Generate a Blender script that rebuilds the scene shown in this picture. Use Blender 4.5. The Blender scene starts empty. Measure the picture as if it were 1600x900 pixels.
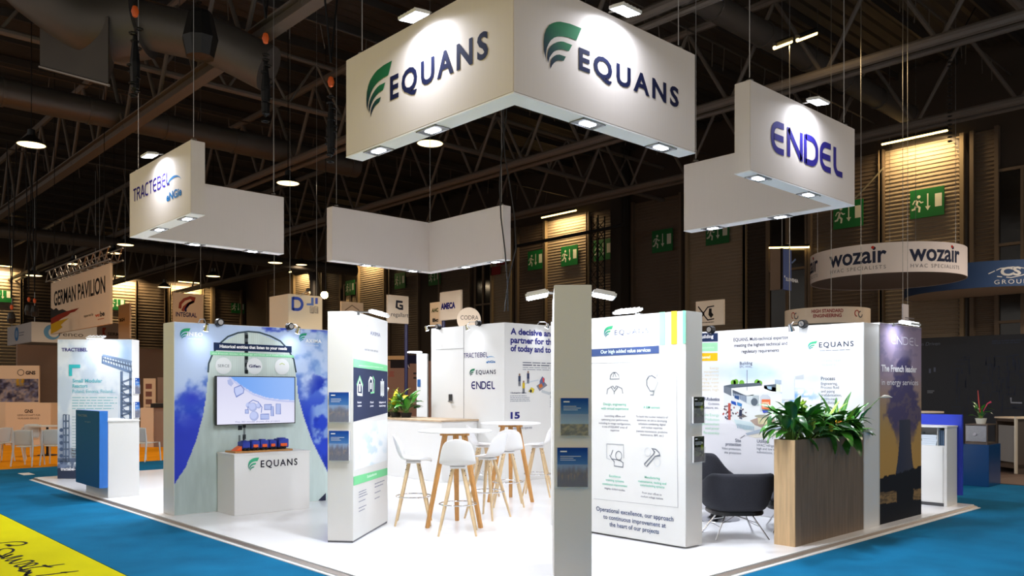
import bpy, bmesh, math, random
import numpy as np
from mathutils import Vector, Matrix

# ---------------------------------------------------------------- camera, world, exposure
FPX, HORIZON = 1290.4, 608.15           # focal length and horizon of the 1600 x 900 frame
YAW = math.radians(47.16)
EYE = Vector((0.0, 0.0, 1.67))          # z = 0 is the top of the stand's platform
FWD = Vector((math.cos(YAW), math.sin(YAW), 0))
RGT = Vector((math.sin(YAW), -math.cos(YAW), 0))
scene = bpy.context.scene
cd = bpy.data.cameras.new('camera'); cam = bpy.data.objects.new('camera', cd)
scene.collection.objects.link(cam); scene.camera = cam
cam.location = EYE; cam.rotation_euler = (math.pi/2, 0, YAW - math.pi/2)
cd.sensor_width = 36; cd.lens = 36*FPX/1600; cd.shift_y = (HORIZON-450)/1600
cd.clip_end = 300; cd.clip_start = .05
w = bpy.data.worlds.new('hall_air'); scene.world = w; w.use_nodes = True
w.node_tree.nodes['Background'].inputs[0].default_value = (1.0, .93, .85, 1)
w.node_tree.nodes['Background'].inputs[1].default_value = .32
scene.view_settings.view_transform = 'Standard'; scene.view_settings.look = 'None'
scene.view_settings.exposure = 0.3; scene.view_settings.gamma = 1
try:
    scene.cycles.use_denoising = True; scene.cycles.max_bounces = 6; scene.cycles.sample_clamp_indirect = 4
    scene.cycles.caustics_reflective = False; scene.cycles.caustics_refractive = False
except Exception: pass
P_DOWN, P_FLOOD, P_BOARD, P_CLAMP, P_PEND, P_TUBE = 55, 12, 2.4, .45, 110, 110   # lamp powers

# ---------------------------------------------------------------- helpers
COL = scene.collection
R = random.Random(7)
def at(px, D, py=None, z=0.0):
    """the point seen at photo column px, D metres ahead; height from row py when given"""
    p = EYE + RGT*((px-800)/FPX*D) + FWD*D
    p.z = EYE.z + (HORIZON-py)/FPX*D if py is not None else z
    return p
def srgb(r, g, b):
    f = lambda c: (c/255/12.92) if c/255 <= .04045 else ((c/255+.055)/1.055)**2.4
    return (f(r), f(g), f(b))
MATS = {}
def mat(name, rgb, rough=.5, metal=0, emit=None, noise=0, nscale=8, bump=0, bscale=60, stretch=None, spec=.5, trans=0, alpha=1, coat=0):
    if name in MATS: return MATS[name]
    m = bpy.data.materials.new(name); m.use_nodes = True; nt = m.node_tree; b = nt.nodes['Principled BSDF']
    c = srgb(*rgb)
    b.inputs['Base Color'].default_value = (*c, 1); b.inputs['Roughness'].default_value = rough
    b.inputs['Metallic'].default_value = metal; b.inputs['Specular IOR Level'].default_value = spec
    b.inputs['Transmission Weight'].default_value = trans; b.inputs['Alpha'].default_value = alpha
    b.inputs['Coat Weight'].default_value = coat
    if emit: b.inputs['Emission Color'].default_value = (*srgb(*emit[0]), 1); b.inputs['Emission Strength'].default_value = emit[1]
    if noise or bump:
        tc = nt.nodes.new('ShaderNodeTexCoord'); mp = nt.nodes.new('ShaderNodeMapping')
        nt.links.new(tc.outputs['Object'], mp.inputs[0])
        if stretch: mp.inputs['Scale'].default_value = stretch
    if noise:
        n = nt.nodes.new('ShaderNodeTexNoise'); n.inputs['Scale'].default_value = nscale; n.inputs['Detail'].default_value = 6
        nt.links.new(mp.outputs[0], n.inputs['Vector'])
        mr = nt.nodes.new('ShaderNodeMapRange'); mr.inputs[1].default_value = .3; mr.inputs[2].default_value = .7
        mr.inputs[3].default_value = 1-noise; mr.inputs[4].default_value = 1+noise
        nt.links.new(n.outputs[0], mr.inputs[0])
        mx = nt.nodes.new('ShaderNodeVectorMath'); mx.operation = 'SCALE'; mx.inputs[0].default_value = c
        nt.links.new(mr.outputs[0], mx.inputs['Scale']); nt.links.new(mx.outputs[0], b.inputs['Base Color'])
    if bump:
        n2 = nt.nodes.new('ShaderNodeTexNoise'); n2.inputs['Scale'].default_value = bscale
        nt.links.new(mp.outputs[0], n2.inputs['Vector'])
        bp = nt.nodes.new('ShaderNodeBump'); bp.inputs['Strength'].default_value = bump; bp.inputs['Distance'].default_value = .01
        nt.links.new(n2.outputs[0], bp.inputs['Height']); nt.links.new(bp.outputs[0], b.inputs['Normal'])
    MATS[name] = m; return m
def mat_attr(name, emit=0, rough=.75):
    if name in MATS: return MATS[name]
    m = bpy.data.materials.new(name); m.use_nodes = True; nt = m.node_tree; b = nt.nodes['Principled BSDF']
    a = nt.nodes.new('ShaderNodeAttribute'); a.attribute_name = 'ink'
    nt.links.new(a.outputs['Color'], b.inputs['Base Color']); b.inputs['Roughness'].default_value = rough; b.inputs['Specular IOR Level'].default_value = .12
    if emit:
        nt.links.new(a.outputs['Color'], b.inputs['Emission Color']); b.inputs['Emission Strength'].default_value = emit
        b.inputs['Base Color'].default_value = (0, 0, 0, 1)
        for l in list(nt.links):
            if l.to_socket == b.inputs['Base Color']: nt.links.remove(l)
    MATS[name] = m; return m

class MB:
    """collects simple solids into one mesh"""
    def __init__(s): s.v = []; s.f = []
    def add(s, vs, fs):
        n = len(s.v); s.v += [tuple(v) for v in vs]; s.f += [tuple(i+n for i in f) for f in fs]; return s
    def box(s, lo, hi, M=None):
        x0, y0, z0 = lo; x1, y1, z1 = hi
        vs = [Vector(p) for p in ((x0,y0,z0),(x1,y0,z0),(x1,y1,z0),(x0,y1,z0),(x0,y0,z1),(x1,y0,z1),(x1,y1,z1),(x0,y1,z1))]
        if M: vs = [M @ v for v in vs]
        return s.add(vs, [(0,3,2,1),(4,5,6,7),(0,1,5,4),(1,2,6,5),(2,3,7,6),(3,0,4,7)])
    def prism(s, pts, z0, z1):
        n = len(pts)
        return s.add([(x,y,z0) for x,y in pts]+[(x,y,z1) for x,y in pts],
            [tuple(range(n))[::-1], tuple(range(n,2*n))]+[(i,(i+1)%n,(i+1)%n+n,i+n) for i in range(n)])
    def bar(s, a, b, r0, r1=None, n=8, up=None, flat=1.0):
        a, b = Vector(a), Vector(b); r1 = r0 if r1 is None else r1
        d = (b-a).normalized(); up = Vector(up) if up else (Vector((0,0,1)) if abs(d.z) < .95 else Vector((1,0,0)))
        x = d.cross(up).normalized(); y = x.cross(d)
        vs = []
        for p, r in ((a,r0),(b,r1)):
            for i in range(n):
                t = 2*math.pi*(i+.5)/n; vs.append(p + x*math.cos(t)*r + y*math.sin(t)*r*flat)
        return s.add(vs, [tuple(range(n)), tuple(range(n,2*n))[::-1]]+[(i,i+n,(i+1)%n+n,(i+1)%n) for i in range(n)])
    def tube(s, pts, r, n=8):
        pts = [Vector(p) for p in pts]; rings = []; up = Vector((0,0,1)); px = None
        for i, p in enumerate(pts):
            d = (pts[min(i+1,len(pts)-1)]-pts[max(i-1,0)]).normalized()
            x = d.cross(up) if px is None else px - d*px.dot(d)
            if x.length < 1e-3: x = d.cross(Vector((1,0,0)))
            x.normalize(); y = x.cross(d); px = x
            rr = r[i] if isinstance(r, (list,tuple)) else r
            rings.append([p + x*math.cos(2*math.pi*k/n)*rr + y*math.sin(2*math.pi*k/n)*rr for k in range(n)])
        fs = []
        for i in range(len(rings)-1):
            for k in range(n): fs.append((i*n+k, i*n+(k+1)%n, (i+1)*n+(k+1)%n, (i+1)*n+k))
        fs += [tuple(range(n))[::-1], tuple(range((len(rings)-1)*n, len(rings)*n))]
        return s.add([v for r_ in rings for v in r_], fs)
    def lathe(s, prof, c=(0,0,0), n=32):
        vs = []; m = len(prof)
        for k in range(n):
            t = 2*math.pi*k/n
            vs += [(c[0]+r*math.cos(t), c[1]+r*math.sin(t), c[2]+z) for r, z in prof]
        fs = [(k*m+i, ((k+1)%n)*m+i, ((k+1)%n)*m+i+1, k*m+i+1) for k in range(n) for i in range(m-1)]
        return s.add(vs, fs)
    def ring(s, c, r, t, n=32):
        return s.lathe([(r+t*math.cos(a), t*math.sin(a)) for a in [2*math.pi*i/8 for i in range(9)]], c, n)
    def grid(s, fn, nu, nv):
        vs = [fn(i/nu, j/nv) for j in range(nv+1) for i in range(nu+1)]
        return s.add(vs, [(j*(nu+1)+i, j*(nu+1)+i+1, (j+1)*(nu+1)+i+1, (j+1)*(nu+1)+i) for j in range(nv) for i in range(nu)])
    def mesh(s, name, m, bevel=0, smooth=False, shift=None, merge=False):
        me = bpy.data.meshes.new(name)
        vs = s.v if shift is None else [(x-shift[0], y-shift[1], z-shift[2]) for x,y,z in s.v]
        me.from_pydata(vs, [], s.f); me.update()
        if bevel or merge:
            bm = bmesh.new(); bm.from_mesh(me)
            if merge: bmesh.ops.remove_doubles(bm, verts=bm.verts, dist=1e-4)
            bmesh.ops.recalc_face_normals(bm, faces=bm.faces)
            if bevel: bmesh.ops.bevel(bm, geom=list(bm.edges), offset=bevel, segments=2, affect='EDGES', clamp_overlap=True)
            bm.to_mesh(me); bm.free()
        if smooth:
            me.polygons.foreach_set('use_smooth', [True]*len(me.polygons)); 
            me.set_sharp_from_angle(angle=math.radians(40))
        if m: me.materials.append(m)
        return me
def box(lo, hi): return MB().box(lo, hi)
def thing(name, label, cat, loc=(0,0,0), rz=0, group=None):
    o = bpy.data.objects.new(name, None); COL.objects.link(o); o.empty_display_size = .1
    o.location = loc; o.rotation_euler = (0,0,rz); o['label'] = label; o['category'] = cat
    if group: o['group'] = group
    return o
def part(name, mb, m, parent, bevel=0, smooth=False, local=False, label=None, merge=False, kind=None):
    """a mesh; given in world metres unless local"""
    top = parent
    sh = None
    if parent is not None and not local:
        while top.parent: top = top.parent
        sh = top.location
    me = mb.mesh(name, m, bevel, smooth, sh, merge)
    o = bpy.data.objects.new(name, me); COL.objects.link(o); o.parent = parent
    if label: o['label'] = label
    if kind: o['kind'] = kind
    return o
def struct(name, mb, m, **k):
    o = part(name, mb, m, None, **k); o['kind'] = 'structure'; return o
def tag(o, label, cat, group=None):
    o['label'] = label; o['category'] = cat
    if group: o['group'] = group
    return o
KIDS = {}
def dup(root, loc, rz=None, label=None, group=None):
    r = root.copy(); COL.objects.link(r); r.location = loc
    if rz is not None: r.rotation_euler = (0,0,rz)
    if label: r['label'] = label
    if group: r['group'] = group
    def rec(src, dst):
        for ch in list(src.children):
            c = ch.copy(); COL.objects.link(c); c.parent = dst; rec(ch, c)
    rec(root, r); return r
def area(name, parent, loc, power, size, rgb=(255,255,255), down=(0,0,-1), spread=150, sy=None):
    l = bpy.data.lights.new(name, 'AREA'); l.energy = power; l.color = srgb(*rgb); l.shape = 'RECTANGLE'
    l.size = size; l.size_y = sy or size; l.spread = math.radians(spread)
    o = bpy.data.objects.new(name, l); COL.objects.link(o); o.parent = parent; o.location = loc
    o.rotation_euler = Vector(down).to_track_quat('-Z', 'Y').to_euler(); return o

# ---- faces one can print on: a runs to the viewer's right, b up, both in metres
class Face:
    def __init__(s, o, u, v=(0,0,1)):
        s.o = Vector(o); s.u = Vector(u).normalized(); s.v = Vector(v).normalized(); s.n = s.u.cross(s.v)
    def map(s, a, b, off=0): return s.o + s.u*a + s.v*b + s.n*off
    def at(s, px, py):
        d = RGT*((px-800)/FPX) + FWD + Vector((0,0,1))*((HORIZON-py)/FPX)
        t = (s.o-EYE).dot(s.n)/d.dot(s.n); p = EYE + d*t - s.o
        return p.dot(s.u), p.dot(s.v)
    def px(s, a, b):
        o, u, v = (np.array(x) for x in (s.o, s.u, s.v))
        p = o[None] + a[:,None]*u[None] + b[:,None]*v[None] - np.array(EYE)[None]
        r = p@np.array(RGT); f = p@np.array(FWD)
        return 800+FPX*r/f, HORIZON-FPX*p[:,2]/f
class Drum:
    def __init__(s, c, rad, ang): s.c = Vector(c); s.r = rad; s.ang = ang
    def map(s, a, b, off=0):
        t = s.ang + a/s.r; return s.c + Vector((math.cos(t)*(s.r+off), math.sin(t)*(s.r+off), b))
GLY = {}
def glyphs(txt, bold=0, space=1.0, shear=0):
    k = (txt, bold, space, shear)
    if k not in GLY:
        c = bpy.data.curves.new('t', 'FONT'); c.body = txt; c.offset = bold; c.space_character = space; c.shear = shear
        c.resolution_u = 3
        o = bpy.data.objects.new('t', c); COL.objects.link(o); dg = bpy.context.evaluated_depsgraph_get(); dg.update()
        me = bpy.data.meshes.new_from_object(o.evaluated_get(dg))
        vs = [(v.co.x, v.co.y) for v in me.vertices]; fs = [tuple(p.vertices) for p in me.polygons]
        bpy.data.objects.remove(o); bpy.data.curves.remove(c); bpy.data.meshes.remove(me)
        GLY[k] = (vs, fs)
    return GLY[k]
CAP = None
def poly_tris(pts):
    from mathutils.geometry import tessellate_polygon
    return [tuple(t) for t in tessellate_polygon([[Vector((x, y, 0)) for x, y in pts]])]
LIGHTEN = 1.0
class Print:
    """flat print: coloured polygons, lettering and pictures, all one mesh a millimetre proud of its board"""
    def __init__(s, face): s.F = face; s.v = []; s.c = []; s.f = []
    def raw(s, pts, fs, cols, L):
        n = len(s.v); s.v += [tuple(s.F.map(a, b, .0012*L+.0008)) for a, b in pts]; s.c += cols
        s.f += [tuple(i+n for i in f) for f in fs]
    def poly(s, pts, rgb, L=2):
        s.raw(pts, poly_tris(pts), [srgb(*rgb)]*len(pts), L)
    def ppoly(s, pts, rgb, L=2): s.poly([s.F.at(*p) for p in pts], rgb, L)
    def rect(s, a0, b0, a1, b1, rgb, L=2): s.poly([(a0,b0),(a1,b0),(a1,b1),(a0,b1)], rgb, L)
    def prect(s, x0, y0, x1, y1, rgb, L=2):
        """upright rectangle on the face through two photo points (top left, bottom right)"""
        a0, b1 = s.F.at(x0, y0); a1, b0 = s.F.at(x1, y1); s.rect(a0, b0, a1, b1, rgb, L)
    def disc(s, a, b, r, rgb, L=2, n=28, ry=None):
        s.poly([(a+r*math.cos(2*math.pi*i/n), b+(ry or r)*math.sin(2*math.pi*i/n)) for i in range(n)], rgb, L)
    def line(s, pts, wd, rgb, L=3, taper=None):
        pts = [Vector(p) for p in pts]; pts = [p for i, p in enumerate(pts) if i == 0 or (p-pts[i-1]).length > 1e-5]; vs = []; n = len(pts)
        for i, p in enumerate(pts):
            d = (pts[min(i+1,n-1)]-pts[max(i-1,0)]); d = d.normalized() if d.length else Vector((1,0)); q = Vector((-d.y, d.x))
            k = wd/2*(taper[i] if taper else 1)
            if 0 < i < n-1:
                e = (pts[i+1]-p).normalized(); k /= max(.5, abs(e.dot(d)))
            vs += [tuple(p+q*k), tuple(p-q*k)]
        s.raw(vs, [(2*i, 2*i+1, 2*i+3, 2*i+2) for i in range(n-1)], [srgb(*rgb)]*len(vs), L)
    def pline(s, pts, wd, rgb, L=3): s.line([s.F.at(*p) for p in pts], wd, rgb, L)
    def text(s, t, a0, b0, a1, cap, rgb, bold=0, L=3, space=1.0, shear=0, align='fit'):
        global CAP
        if CAP is None: CAP = max(v[1] for v in glyphs('H')[0])
        vs, fs = glyphs(t, bold, space, shear)
        if not vs: return
        x0 = min(v[0] for v in vs); x1 = max(v[0] for v in vs); sy = cap/CAP
        sx = (a1-a0)/(x1-x0) if align == 'fit' else sy*.92
        if align == 'right': a0 = a1-(x1-x0)*sx
        if align == 'centre': a0 = (a0+a1)/2-(x1-x0)*sx/2
        s.raw([(a0+(x-x0)*sx, b0+y*sy) for x, y in vs], fs, [srgb(*rgb)]*len(vs), L)
    def ptext(s, t, x0, y0, x1, h, rgb, **k):
        """lettering whose baseline starts at photo point (x0, y0) and ends at column x1, capitals h rows high"""
        a0, b0 = s.F.at(x0, y0); a1, _ = s.F.at(x1, y0); _, bt = s.F.at(x0, y0-h)
        s.text(t, a0, b0, a1, bt-b0, rgb, **k)
    def bars(s, x0, y0, x1, rows, step, h, rgb, seed=1, align='left'):
        """lines of copy too small to read: short dashes"""
        rr = random.Random(seed)
        for k in range(rows):
            a0, b0 = s.F.at(x0, y0+k*step); a1, _ = s.F.at(x1, y0+k*step); _, b2 = s.F.at(x0, y0+k*step-h)
            W = a1-a0; L_ = W*rr.uniform(.72, 1); a = a0+(W-L_)*{'left':0,'centre':.5,'right':1}[align]; e = a+L_
            while a < e:
                wl = min(W*rr.uniform(.05,.2), e-a); s.rect(a, b0, a+wl, b2, rgb, 3); a += wl+W*.022
    def pic(s, a0, b0, a1, b1, nx, ny, fn, L=1):
        """picture: fn(x, y) gives colours (0-255) over a grid, x and y being its photo column and row"""
        A, B = np.meshgrid(np.linspace(a0, a1, nx+1), np.linspace(b0, b1, ny+1)); A = A.ravel(); B = B.ravel()
        x, y = s.F.px(A, B); c = np.clip(fn(x, y), 0, 255)/255
        c = np.where(c <= .04045, c/12.92, ((c+.055)/1.055)**2.4)
        s.raw(list(zip(A, B)), [(j*(nx+1)+i, j*(nx+1)+i+1, (j+1)*(nx+1)+i+1, (j+1)*(nx+1)+i) for j in range(ny) for i in range(nx)],
              [tuple(t) for t in c], L)
    def done(s, parent, name='printed_graphic', m=None, label=None):
        if not s.v: return None
        top = parent
        while top.parent: top = top.parent
        sh = top.location if parent is not None else Vector((0,0,0))
        me = bpy.data.meshes.new(name); me.from_pydata([(x-sh[0], y-sh[1], z-sh[2]) for x,y,z in s.v], [], s.f)
        at_ = me.color_attributes.new('ink', 'FLOAT_COLOR', 'POINT')
        arr = np.ones((len(s.v), 4), dtype=np.float32); arr[:, :3] = np.array(s.c, dtype=np.float32)
        at_.data.foreach_set('color', arr.ravel()); me.materials.append(m or mat_attr('print_ink')); me.update()
        o = bpy.data.objects.new(name, me); COL.objects.link(o); o.parent = parent
        if label: o['label'] = label
        return o
# value noise for printed clouds and photographs
def _h(i, j, s): 
    v = np.sin(i*127.1+j*311.7+s*74.7)*43758.5453; return v-np.floor(v)
def vnoise(x, y, s=0):
    i = np.floor(x); j = np.floor(y); fx = x-i; fy = y-j; fx = fx*fx*(3-2*fx); fy = fy*fy*(3-2*fy)
    return (_h(i,j,s)*(1-fx)+_h(i+1,j,s)*fx)*(1-fy)+(_h(i,j+1,s)*(1-fx)+_h(i+1,j+1,s)*fx)*fy
def fbm(x, y, s=0, o=5):
    r = 0; a = .5
    for k in range(o): r = r+a*vnoise(x*2**k, y*2**k, s+k); a *= .5
    return r
def mixc(c0, c1, t):
    t = np.clip(t, 0, 1)[:, None] if np.ndim(t) else t
    return np.asarray(c0, float)*(1-t)+np.asarray(c1, float)*t
def sstep(a, b, x): t = np.clip((x-a)/(b-a), 0, 1); return t*t*(3-2*t)

# ---- emblems
WING = [[(157,276),(149,240),(148,200),(151,165),(160,135),(173,110),(190,93),(207,80),(225,71),(270,61),(325,59),(300,129),(265,130),(235,137),(212,147),(195,161),(180,180),(170,201),(162,225),(158,250)],
        [(168,292),(164,270),(165,248),(170,226),(180,207),(193,190),(210,175),(225,166),(240,161),(280,160),(265,196),(235,200),(218,208),(205,217),(192,231),(182,248),(174,265)],
        [(178,316),(178,296),(180,277),(186,262),(195,249),(206,238),(220,231),(250,229),(240,253),(215,261),(204,270),(195,281),(187,294)]]
def wing(P, a0, b0, wd, ht, top=(38,125,82), tip=(22,35,75), L=3):
    for band in WING:
        pts = [(a0+(x-148)/177*wd, b0+(316-y)/257*ht) for x, y in band]
        ct = [mixc(tip, top, np.array([min(1, max(0, (316-y)/257*1.15+(x-160)/200-.1))]))[0] for x, y in band]
        P.raw(pts, poly_tris(pts), [srgb(*c) for c in ct], L)
def wordmark(P, x0, y0, x1, h, logo_h, rgb=(25,30,60), top=(38,125,82), tip=(22,35,75), lx=None, bold=.012):
    """winged emblem followed by six letters; pixel columns x0..x1 on the face, baseline y0"""
    a0, b0 = P.F.at(x0, y0); a1, _ = P.F.at(x1, y0); _, bt = P.F.at(x0, y0-h); cap = bt-b0
    lw = (a1-a0)*.215
    wing(P, a0, b0-cap*.45, lw, cap*logo_h, top, tip)
    P.text('EQUANS', a0+lw*1.16, b0, a1, cap, rgb, bold=bold, space=1.25)
def arc(cx, cy, rx, ry, t0, t1, n=8): return [(cx+rx*math.cos(math.radians(t0+(t1-t0)*i/n)), cy+ry*math.sin(math.radians(t0+(t1-t0)*i/n))) for i in range(n+1)]
def round_letter(ch):
    """strokes of a rounded capital in a 0..1 by 0..1 cell"""
    if ch == 'E': return [[(.95,1)]+arc(.5,.6,.5,.4,90,180)+arc(.5,.4,.5,.4,180,270)+[(.95,0)], [(.1,.5),(.92,.5)]], .75
    if ch == 'N': return [[(0,-.07),(0,1.07)], [(0,1.02),(1,-.02)], [(1,-.07),(1,1.07)]], .85
    if ch == 'D': return [[(0,-.08),(0,1.08)], [(0,1),(.45,1)]+arc(.45,.6,.5,.4,90,0)+arc(.45,.4,.5,.4,0,-90)+[(0,0)]], .85
    if ch == 'L': return [[(0,1.07)]+[(0,.35)]+arc(.4,.35,.4,.35,180,270)+[(.95,0)]], .62
    if ch == 'T': return [[(-.05,1),(1.05,1)], [(.5,1),(.5,-.07)]], .68
    if ch == 'R': return [[(0,-.07),(0,1.0)], [(0,1),(.5,1)]+arc(.5,.76,.42,.24,90,-90)+[(0,.52)], [(.5,.52),(1,-.05)]], .72
    if ch == 'A': return [[(0,-.07),(.42,1)], [(.42,1),(.58,1)], [(.58,1),(1,-.07)], [(.2,.3),(.8,.3)]], .78
    if ch == 'C': return [[(.95,1)]+arc(.5,.6,.5,.4,90,180)+arc(.5,.4,.5,.4,180,270)+[(.95,0)]], .75
    if ch == 'B': return [[(0,-.08),(0,1.08)], [(0,1),(.5,1)]+arc(.5,.76,.4,.24,90,-90)+[(0,.52)], [(.5,.52)]+arc(.5,.26,.46,.26,90,-90)+[(0,0)]], .78
def rounded_word(P, word, a0, b0, a1, h, rgb, wd=.17, gap=.27, L=3):
    cells = [round_letter(c) for c in word]; tot = sum(c[1] for c in cells)+gap*(len(word)-1)
    k = (a1-a0)/(tot+wd); t = wd*h*.9; a = a0+t*.4; hh = h-t
    for strokes, cw in cells:
        for st in strokes: P.line([(a+x*cw*k, b0+t/2+y*hh) for x, y in st], t if False else wd*h, rgb, L)
        a += (cw+gap)*k
def prounded(P, word, x0, y0, x1, h, rgb, **k):
    a0, b0 = P.F.at(x0, y0); a1, _ = P.F.at(x1, y0); _, bt = P.F.at(x0, y0-h); rounded_word(P, word, a0, b0, a1, bt-b0, rgb, **k)

# ---------------------------------------------------------------- materials
white = mat('white_laminate', (226,226,224), .45, bump=.02, bscale=300)
signwhite = mat('white_stretched_fabric', (224,215,210), .8, spec=.15, noise=.012, nscale=90, stretch=(1,1,.02))
floorw = mat('white_gloss_floor', (243,244,247), .22, coat=.2)
blue_carpet = mat('blue_carpet', (14,104,146), .95, noise=.16, nscale=1.6, bump=.5, bscale=500, spec=.1, stretch=(1,1,1))
yellow_carpet = mat('yellow_carpet', (205,198,0), .95, noise=.05, nscale=2, bump=.4, bscale=500, spec=.1)
orange_carpet = mat('orange_carpet', (235,150,10), .95, noise=.1, nscale=1.2, bump=.4, bscale=300, spec=.1)
concrete = mat('hall_concrete', (95,85,78), .8, noise=.15, nscale=1)
alu = mat('aluminium', (190,180,170), .35, 1)
chrome = mat('chrome', (225,225,228), .12, 1)
steel = mat('brushed_steel', (165,165,165), .35, 1, noise=.06, nscale=30)
black = mat('black_plastic', (16,16,18), .4)
blackm = mat('black_metal', (22,22,24), .45, .6)
darkgrey = mat('dark_grey_fabric', (52,53,60), .9, noise=.08, nscale=60, bump=.4, bscale=600, spec=.2)
plastic = mat('white_moulded_plastic', (247,247,247), .28)
tubewhite = mat('white_chair_plastic', (205,210,212), .4)
ash = mat('pale_ash_wood', (205,178,138), .5, noise=.12, nscale=10, stretch=(6,6,.6))
oak = mat('golden_oak', (186,134,72), .5, noise=.15, nscale=10, stretch=(6,6,.6))
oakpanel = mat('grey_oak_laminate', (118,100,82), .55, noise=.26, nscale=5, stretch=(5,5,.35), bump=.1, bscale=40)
counterwood = mat('counter_wood', (185,160,130), .5, noise=.1, nscale=8)
lamp_on = mat('lamp_glass_lit', (255,255,255), .4, emit=((235,243,255), 14))
lamp_warm = mat('warm_lamp_glass_lit', (255,240,200), .4, emit=((255,222,160), 2.6))
tube_on = mat('warm_tube_lit', (255,235,190), .4, emit=((255,214,130), 5))
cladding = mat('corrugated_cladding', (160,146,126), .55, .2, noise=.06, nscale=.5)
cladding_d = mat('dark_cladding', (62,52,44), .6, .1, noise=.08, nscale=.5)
roofm = mat('roof_deck_steel', (58,54,52), .6, .2, noise=.1, nscale=.7)
trussm = mat('truss_paint', (98,90,84), .6)
ductm = mat('galvanised_duct', (86,81,78), .45, .35, noise=.1, nscale=1)
greensign = mat('green_sign', (12,110,50), .5)
acryl = mat('clear_acrylic', (235,240,245), .08, alpha=.12, spec=.5)
beige = mat('beige_board', (228,206,180), .7)
bluelam = mat('blue_laminate', (12,84,150), .4)
navylam = mat('navy_laminate', (40,60,80), .35)

# ================================================================ THE HALL
ZC, ZR = -.05, 14.2                     # carpet level, roof deck
WX, WY = 33.5, 72.0                     # the two far walls
TZ = 9.87                               # underside of the roof trusses
struct('floor', box((-12,-8,-.35), (WX+.5,WY+.5,-.062)), concrete)
def carpet(name, lo, hi, m, label):
    return tag(part(name, box((*lo,-.06), (*hi,ZC)), m, None), label, 'carpet')
carpet('aisle_carpet', (2.58,-6), (22.25,20.4), blue_carpet, 'bright blue aisle carpet around the white stand')
yc = carpet('yellow_carpet', (-9,-6), (2.57,20.4), yellow_carpet, 'yellow carpet strip with black handwriting at lower left')
carpet('orange_carpet', (-9,20.41), (23,32.15), orange_carpet, 'orange carpet under the white chairs at far left')
FL = Face((0,0,ZC+.001), (math.sin(YAW),-math.cos(YAW),0), (math.cos(YAW),math.sin(YAW),0))
FL.n = Vector((0,0,1))
def floor_at(px, py):
    d = 1.72*FPX/(py-HORIZON); p = EYE+RGT*((px-800)/FPX*d)+FWD*d; return (p.dot(RGT), p.dot(FWD))
pr = Print(FL); ink = (25,25,20)
def script(pts, wd=.035):
    wd *= .72
    q = [floor_at(*p) for p in pts]; out = []
    for i in range(len(q)-1):
        p0 = q[max(i-1,0)]; p1 = q[i]; p2 = q[i+1]; p3 = q[min(i+2,len(q)-1)]
        for k in range(5):
            t = k/5; out.append(tuple(.5*(2*p1[j]+(p2[j]-p0[j])*t+(2*p0[j]-5*p1[j]+4*p2[j]-p3[j])*t*t+(3*p1[j]-p0[j]-3*p2[j]+p3[j])*t**3) for j in (0,1)))
    out.append(q[-1]); pr.line(out, wd, ink, 1)
script([(16,854),(11,851),(20,852.5),(32,852),(41,849),(36,847),(24,846.8),(8,848),(-6,850),(-16,855),(-14,862),(-4,867)], .045)
script([(-4,867),(4,869),(10,866),(18,863),(21,859),(14,857),(4,858),(-3,862),(-2,868),(6,871),(20,866)], .04)
script([(20,866),(8,870),(4,873),(14,872),(30,868.5),(34,869),(22,872),(10,876),(16,876.5),(34,873)], .04)
script([(34,873),(22,877),(16,880.5),(26,880),(44,876),(52,877),(44,880),(30,882.5),(24,885),(34,886.5)], .04)
script([(34,886.5),(50,884),(58,881),(52,880),(42,883),(32,888),(36,891),(48,891)], .04)
script([(48,891),(44,894),(40,899),(50,901)], .04)
script([(101,881.5),(86,883.5),(72,885),(52,887),(36,890.5),(30,892),(42,894),(48,894.5),(44,897),(38,900)], .042)
script([(68,883),(74,885.5),(82,886.5)], .05)
script([(123,892.3),(110,893.8),(98,895.2),(80,897.5),(56,900)], .04); script([(95,895.3),(101,894.6),(106,895)], .07)
pr.done(yc, 'handwriting', label='black brush handwriting')

# roof deck, purlins, trusses
m = MB()
n = 170
for i in range(n):
    y0 = -8+i*.48
    m.add([(-6,y0,ZR),(WX,y0,ZR),(WX,y0+.24,ZR+.09),(-6,y0+.24,ZR+.09),(-6,y0+.48,ZR),(WX,y0+.48,ZR)], [(0,1,2,3),(3,2,5,4)])
roof = struct('ceiling', m, roofm)
pl = box((-6,0,ZR-.28), (WX,.09,ZR-.02)); first = None
for i in range(34):
    y = -4+i*2.2
    if first is None: o = first = part('purlin', pl, roofm, roof, local=True)
    else: o = first.copy(); COL.objects.link(o)
    o.location = (0, y, 0)
def roof_truss(x, label, boxy):
    t = thing('roof_truss', label, 'truss', (x,0,TZ), group='roof trusses')
    if boxy:
        m = MB().box((-.16,-8,0), (.16,WY,.05)).box((-.03,-8,.05), (.03,WY,.3)).box((-.16,-8,.3), (.16,WY,.34))
    else:
        m = MB().bar((-.24,-8,.15), (-.24,WY,.15), .13, n=10).bar((.2,-8,.1), (.2,WY,.1), .09, n=10)
    part('bottom_chord', m, trussm, t, local=True)
    part('top_chord', MB().bar((0,-8,2.7), (0,WY,2.7), .12, n=8), trussm, t, local=True)
    m = MB().bar((0,0,.15), (0,1.45,2.65), .06, n=8); f = part('brace', m, trussm, t, local=True)
    m2 = MB().bar((0,1.45,2.65), (0,2.9,.15), .06, n=8); g = part('brace', m2, trussm, t, local=True)
    f.location.y = g.location.y = -4
    for k in range(1, 25):
        for s in (f, g): c = s.copy(); COL.objects.link(c); c.location.y = -4+2.9*k
    return t
roof_truss(8.9, 'roof truss with flat pale flange crossing top left above the stand', True)
roof_truss(14.9, 'second roof truss from the camera, passing behind the big corner sign', False)
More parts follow.
